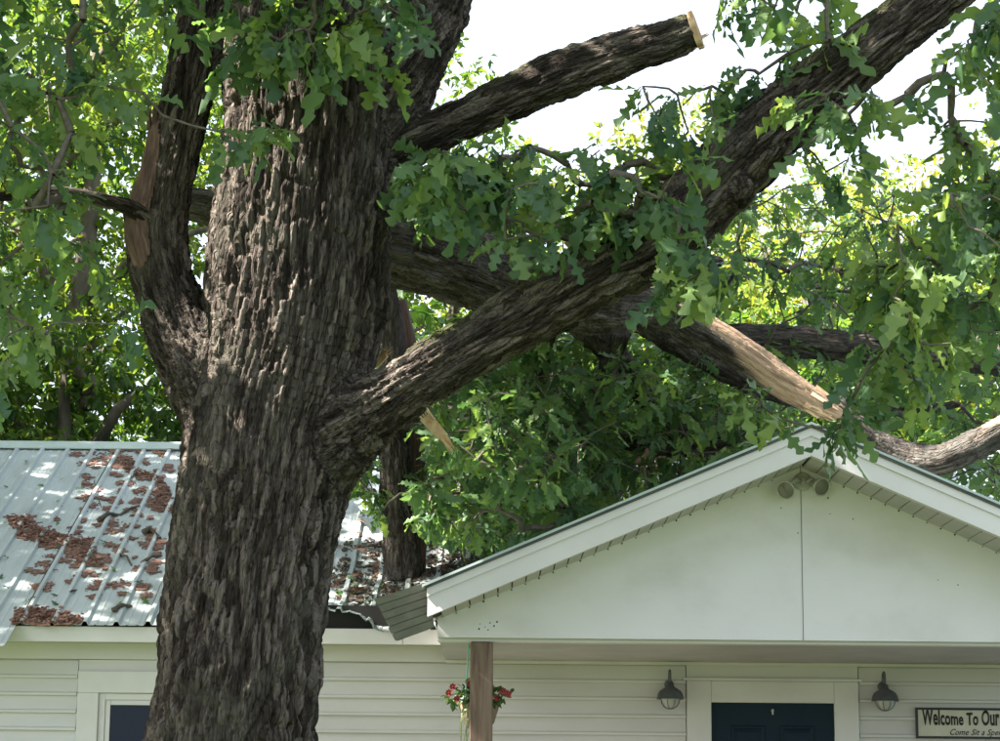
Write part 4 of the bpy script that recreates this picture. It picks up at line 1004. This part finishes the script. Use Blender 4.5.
def roof_leaves(name, poly, n, m, label, seed, size=.11):
    r2 = random.Random(seed); P_ = []; xs = [p[0] for p in poly]; ys = [p[1] for p in poly]
    while len(P_) < n:
        x, y = r2.uniform(min(xs), max(xs)), r2.uniform(min(ys), max(ys))
        if in_poly(x, y, poly):
            p = on_roof(x, y); P_.append(tuple(p+nrm*.03+Vector((0, 0, warp(p.x, p.y) if p.x > dam0-1.2 else 0))))
    P_ = np.array(P_); g_ = np.random.default_rng(seed); a_ = g_.uniform(0, 6.28, n); zz_ = norm(np.tile(np.array(nrm), (n, 1))+g_.normal(size=(n, 3))*.22)
    d_ = np.stack([np.cos(a_), np.sin(a_), np.zeros(n)], 1); d_ = norm(d_-zz_*(d_*zz_).sum(1)[:, None]); y_ = np.cross(zz_, d_)
    o = join_leaves(name, (P_, np.stack([d_, y_, zz_], 2), size*g_.uniform(.5, 1.1, n), g_.uniform(0, 1, n)), 1, m, None)
    return tag(o, label, 'leaves')
roof_leaves('torn_leaves', [(0,455),(178,455),(165,610),(0,610)], 34, M['leaf_fallen'], 'few torn green leaves lying on the left roof panels', 5, .09)
roof_leaves('torn_leaves', [(330,600),(345,515),(440,515),(520,515),(470,560),(395,605)], 60, M['leaf_fallen'], 'torn green leaves lying on the dented roof by the broken trunk', 6)
roof_leaves('dead_leaves', [(330,600),(345,515),(440,515),(520,515),(470,560),(395,605)], 90, M['brownleaf'], 'dead brown leaves lying on the dented roof by the broken trunk', 7)
# loose torn metal strips near the broken trunk
for i, (pts, label) in enumerate((([(352,506),(372,500),(383,520),(366,528)], 'crumpled metal roof scrap left of the broken trunk'), ([(362,530),(384,522),(388,545),(372,540)], 'bent dark edged metal scrap at the broken trunk foot'))):
    q = [on_roof(x, y)+nrm*(.05+.06*((k+i) % 2)) for k, (x, y) in enumerate(pts)]
    tag(MB().prism(q, [p+nrm*.004 for p in q]).build('roof_scrap', M['metal']), label, 'scrap')
# withered brown leaf cluster behind the porch rake
wl = at(645, 466, 14.6)
bl = [np.array([list(wl)]*9)+rng.normal(size=(9, 3))*.03]
Lw = rosettes(np.array([list(wl)]), np.array([[0, 0, 1.]]), 9, 9, .11, droop=.3, seed=12)
wo_ = join_leaves('withered_leaves', Lw, 0, M['brownleaf'], None, None)
tag(wo_, 'withered brown leaf cluster above the left porch rake', 'leaves')
MB().tube([wl, wl+Vector((.01, .05, -.2)), Vector((wl.x+.03, wl.y+.1, porch_z(wl.x)))], .006, 5).build('stem', M['twig'], wo_)

# ------------------------------------------------------------------ hanging basket behind the post
hb = at(479, 703, 14.55); bx, bz_ = hb.x, hb.z
bsk = empty('hanging_basket', (bx, 14.55, bz_-.25), 'hanging flower basket with red blooms behind the wooden porch post', 'plant')
MB().lathe((bx, 14.55, bz_), (0,0,-1), [(.02,.01),(.125,.01),(.13,.0),(.135,.01),(.125,.05),(.10,.13),(.05,.19),(0,.2)], 18).build('pot', M['pot'], bsk, smooth=True)
MB().tube([(bx-.07, 14.50, ceil_z-.0), (bx-.085, 14.48, bz_+.1), (bx-.09, 14.46, bz_-.02)], .006, 6).build('strap', M['mint'], bsk)
MB().tube([(bx-.07, 14.58, ceil_z), (bx+.03, 14.6, bz_+.1), (bx+.09, 14.6, bz_)], .004, 6).build('strap', M['mint'], bsk)
MB().tube([(bx-.055, 14.47, bz_-.15), (bx-.06, 14.46, bz_-.5)], .006, 6).build('strap', M['mint'], bsk)
nP = 70; u = norm(rng.normal(size=(nP, 3))); u[:, 2] = np.abs(u[:, 2])*.7
Pp = np.array([bx, 14.55, bz_+.01])+u*rng.uniform(.06, .21, nP)[:, None]*np.array([1, .9, .75])
Lp = rosettes(Pp, u, 3, 5, .055, droop=.25, tint=(0, 1), seed=21); join_leaves('leaves', Lp, 2, M['leaf_pot'], bsk)
for (a, b_) in ((449,693),(453,687),(508,694),(503,691),(470,684),(497,698),(457,699)):
    c = at(a, b_, 14.42); mb = MB()
    for k in range(8):
        th = k*.785; dv = Vector((math.cos(th), -.35, math.sin(th))); sd = Vector((-math.sin(th), 0, math.cos(th)))*.010
        mb.add([c, c+dv*.014+sd, c+dv*.026, c+dv*.014-sd], [(0,1,2,3)])
    mb.lathe(c+Vector((0,-.004,0)), (0,-1,0), [(.007,0),(.006,.006),(0,.008)], 6)
    mb.build('flower', M['petal'], bsk)
tr_ = MB()
for k in range(9):
    x0 = bx-.09+.02*k*random.uniform(.3, 1); y0 = 14.42+random.uniform(0, .05); l = random.uniform(.15, .38)
    tr_.tube([(x0, y0+.06, bz_), (x0-.02, y0, bz_-.06), (x0-.02+random.uniform(-.02,.02), y0, bz_-.06-l*.5), (x0-.02+random.uniform(-.03,.03), y0, bz_-.06-l)], .004, 5)
tag(tr_.build('trailing_stems', M['trail'], bsk), kind='stuff')

# ------------------------------------------------------------------ background trees
def bgtree(name, label, x, y, h, r, n, m, tint, seed, low=.25, size=.2, group='trees behind the house', sq=1.0):
    o = empty(name, (x, y, 0), label, 'tree', group); r_ = random.Random(seed)
    mb = MB(); tips = []
    mb.tube([(x, y, -.1), (x+r_.uniform(-.2,.2), y, h*.3), (x+r_.uniform(-.4,.4), y, h*.65), (x+r_.uniform(-.4,.4), y, h*.9)], [.2, .15, .10, .03], 9)
    blobs = []
    for k in range(17):
        zz = h*(low+(.92-low)*(k+.5)/17); a = k*2.4+seed; rr = r*math.sqrt(max(.1, 1-((zz/h-.5)/.62)**2))*r_.uniform(.45, .8)
        c = (x+math.cos(a)*rr*sq, y+math.sin(a)*rr*.8, zz+r_.uniform(-.3,.3)); b = r*r_.uniform(.32, .5)
        blobs.append((*c, b, b, b*.72))
        mb.tube([(x, y, max(.3, zz-rr*.7)), (x+(c[0]-x)*.5, y+(c[1]-y)*.5, zz-rr*.2), c], [.09, .06, .02], 6)
    mb.build('trunk', M['barkbg'], o, smooth=True)
    far = y > 23; P_, D_ = crown(blobs, n*(2.6 if far else 1), size, seed); size = .135 if far else size; kk = sun_gap(P_, GAPS); P_, D_ = P_[kk], D_[kk]; Lv_ = rosettes(P_, D_, 4, 6, size, spread=1.3 if far else .9, droop=.3, tint=tint, seed=seed)
    join_leaves('crown', Lv_, 4 if y > 23 else 3, m, o)
BG = [
 ('broadleaf_tree', 'tall bright green tree behind the left roof, backlit leaves', -4.9, 24, 12.5, 3.2, 620, 'leaf_far', (.3, 1), 1, .2),
 ('broadleaf_tree', 'dense green tree behind the roof between the oak and its fork', -2.6, 27.5, 12.5, 3.2, 520, 'leaf_far', (.1, .8), 2, .15),
 ('broadleaf_tree', 'darker tall tree at the far left edge behind the house', -8.0, 29, 16, 4.2, 420, 'leaf_far', (0, .7), 3, .12),
 ('broadleaf_tree', 'leafy tree behind the oak trunk above the roof ridge', -.6, 30, 9.4, 3.2, 480, 'leaf_far', (.3, .9), 4, .12),
 ('broadleaf_tree', 'yellow topped tree between the sawn limb and the right limb', 1.6, 33, 12.2, 3.4, 640, 'leaf_far2', (.4, 1), 5, .15),
 ('broadleaf_tree', 'pale green tree right behind the porch peak', 4.3, 28, 9.8, 3.2, 520, 'leaf_far2', (.2, .9), 6, .12),
 ('broadleaf_tree', 'yellow green tree at the right edge beyond the house', 8.3, 33, 13, 3.2, 600, 'leaf_far2', (.3, 1), 7, .15),
 ('broadleaf_tree', 'pale tree low between the two yellow topped trees', 5.4, 37, 11.9, 3.2, 600, 'leaf_far2', (.2, .9), 8, .12),
 ('broadleaf_tree', 'soft yellow green tree behind the big diagonal limb', 3.3, 31, 10.9, 3.0, 620, 'leaf_far2', (.3, 1), 12, .15),
 ('broadleaf_tree', 'tall unseen tree added beside the left end of the house to shade the roof', -10.2, 17.0, 15, 4.2, 640, 'leaf_far', (.1, .7), 9, .42),  # out of view, added to keep direct sun off the roof
 ('broadleaf_tree', 'broad unseen tree added past the left rear corner of the house to shade the roof', -11.0, 21.5, 15, 4.2, 380, 'leaf_far', (.1, .7), 10, .40),  # second unseen tree, added for more shade on the roof panels
 ('broadleaf_tree', 'sunlit yellow green tree behind the left ridge', -6.3, 25.5, 10, 3.0, 560, 'leaf_far', (.4, 1), 11, .25),
]
for b in BG: bgtree(b[0], b[1], b[2], b[3], b[4], b[5], b[6], M[b[7]], b[8], b[9], b[10])
for i, (x, y, h, r, lab) in enumerate(((-6.2, 22.3, 6.8, 1.7, 'dark leafy shrub behind the far left ridge'), (-4.3, 22.6, 7.2, 1.8, 'dark shrub behind the roof ridge at middle left'), (-2.6, 22.4, 6.9, 1.6, 'dark shrub behind the ridge beside the oak trunk'))):
    bgtree('shrub', lab, x, y, h, r, 1500, M['leaf_far'], (0, .45), 40+i, .1, .15, 'shrubs behind the ridge')
for i, (x, y, h, r, lab) in enumerate(((-.7, 22.6, 6.6, 1.6, 'dark thicket behind the roof right of the broken trunk'), (.7, 22.9, 7.0, 1.7, 'dark thicket behind the left porch rake'), (2.1, 22.8, 7.0, 1.7, 'dark thicket behind the porch below the fallen log'), (3.7, 22.7, 7.2, 1.8, 'leafy thicket right behind the porch peak'), (5.4, 22.9, 7.4, 1.8, 'leafy thicket behind the porch at the right edge'))):
    bgtree('shrub', lab, x, y, h, r, 1500, M['leaf_far' if i < 3 else 'leaf_far2'], (0, .4), 60+i, .3, .15, 'shrubs behind the ridge')
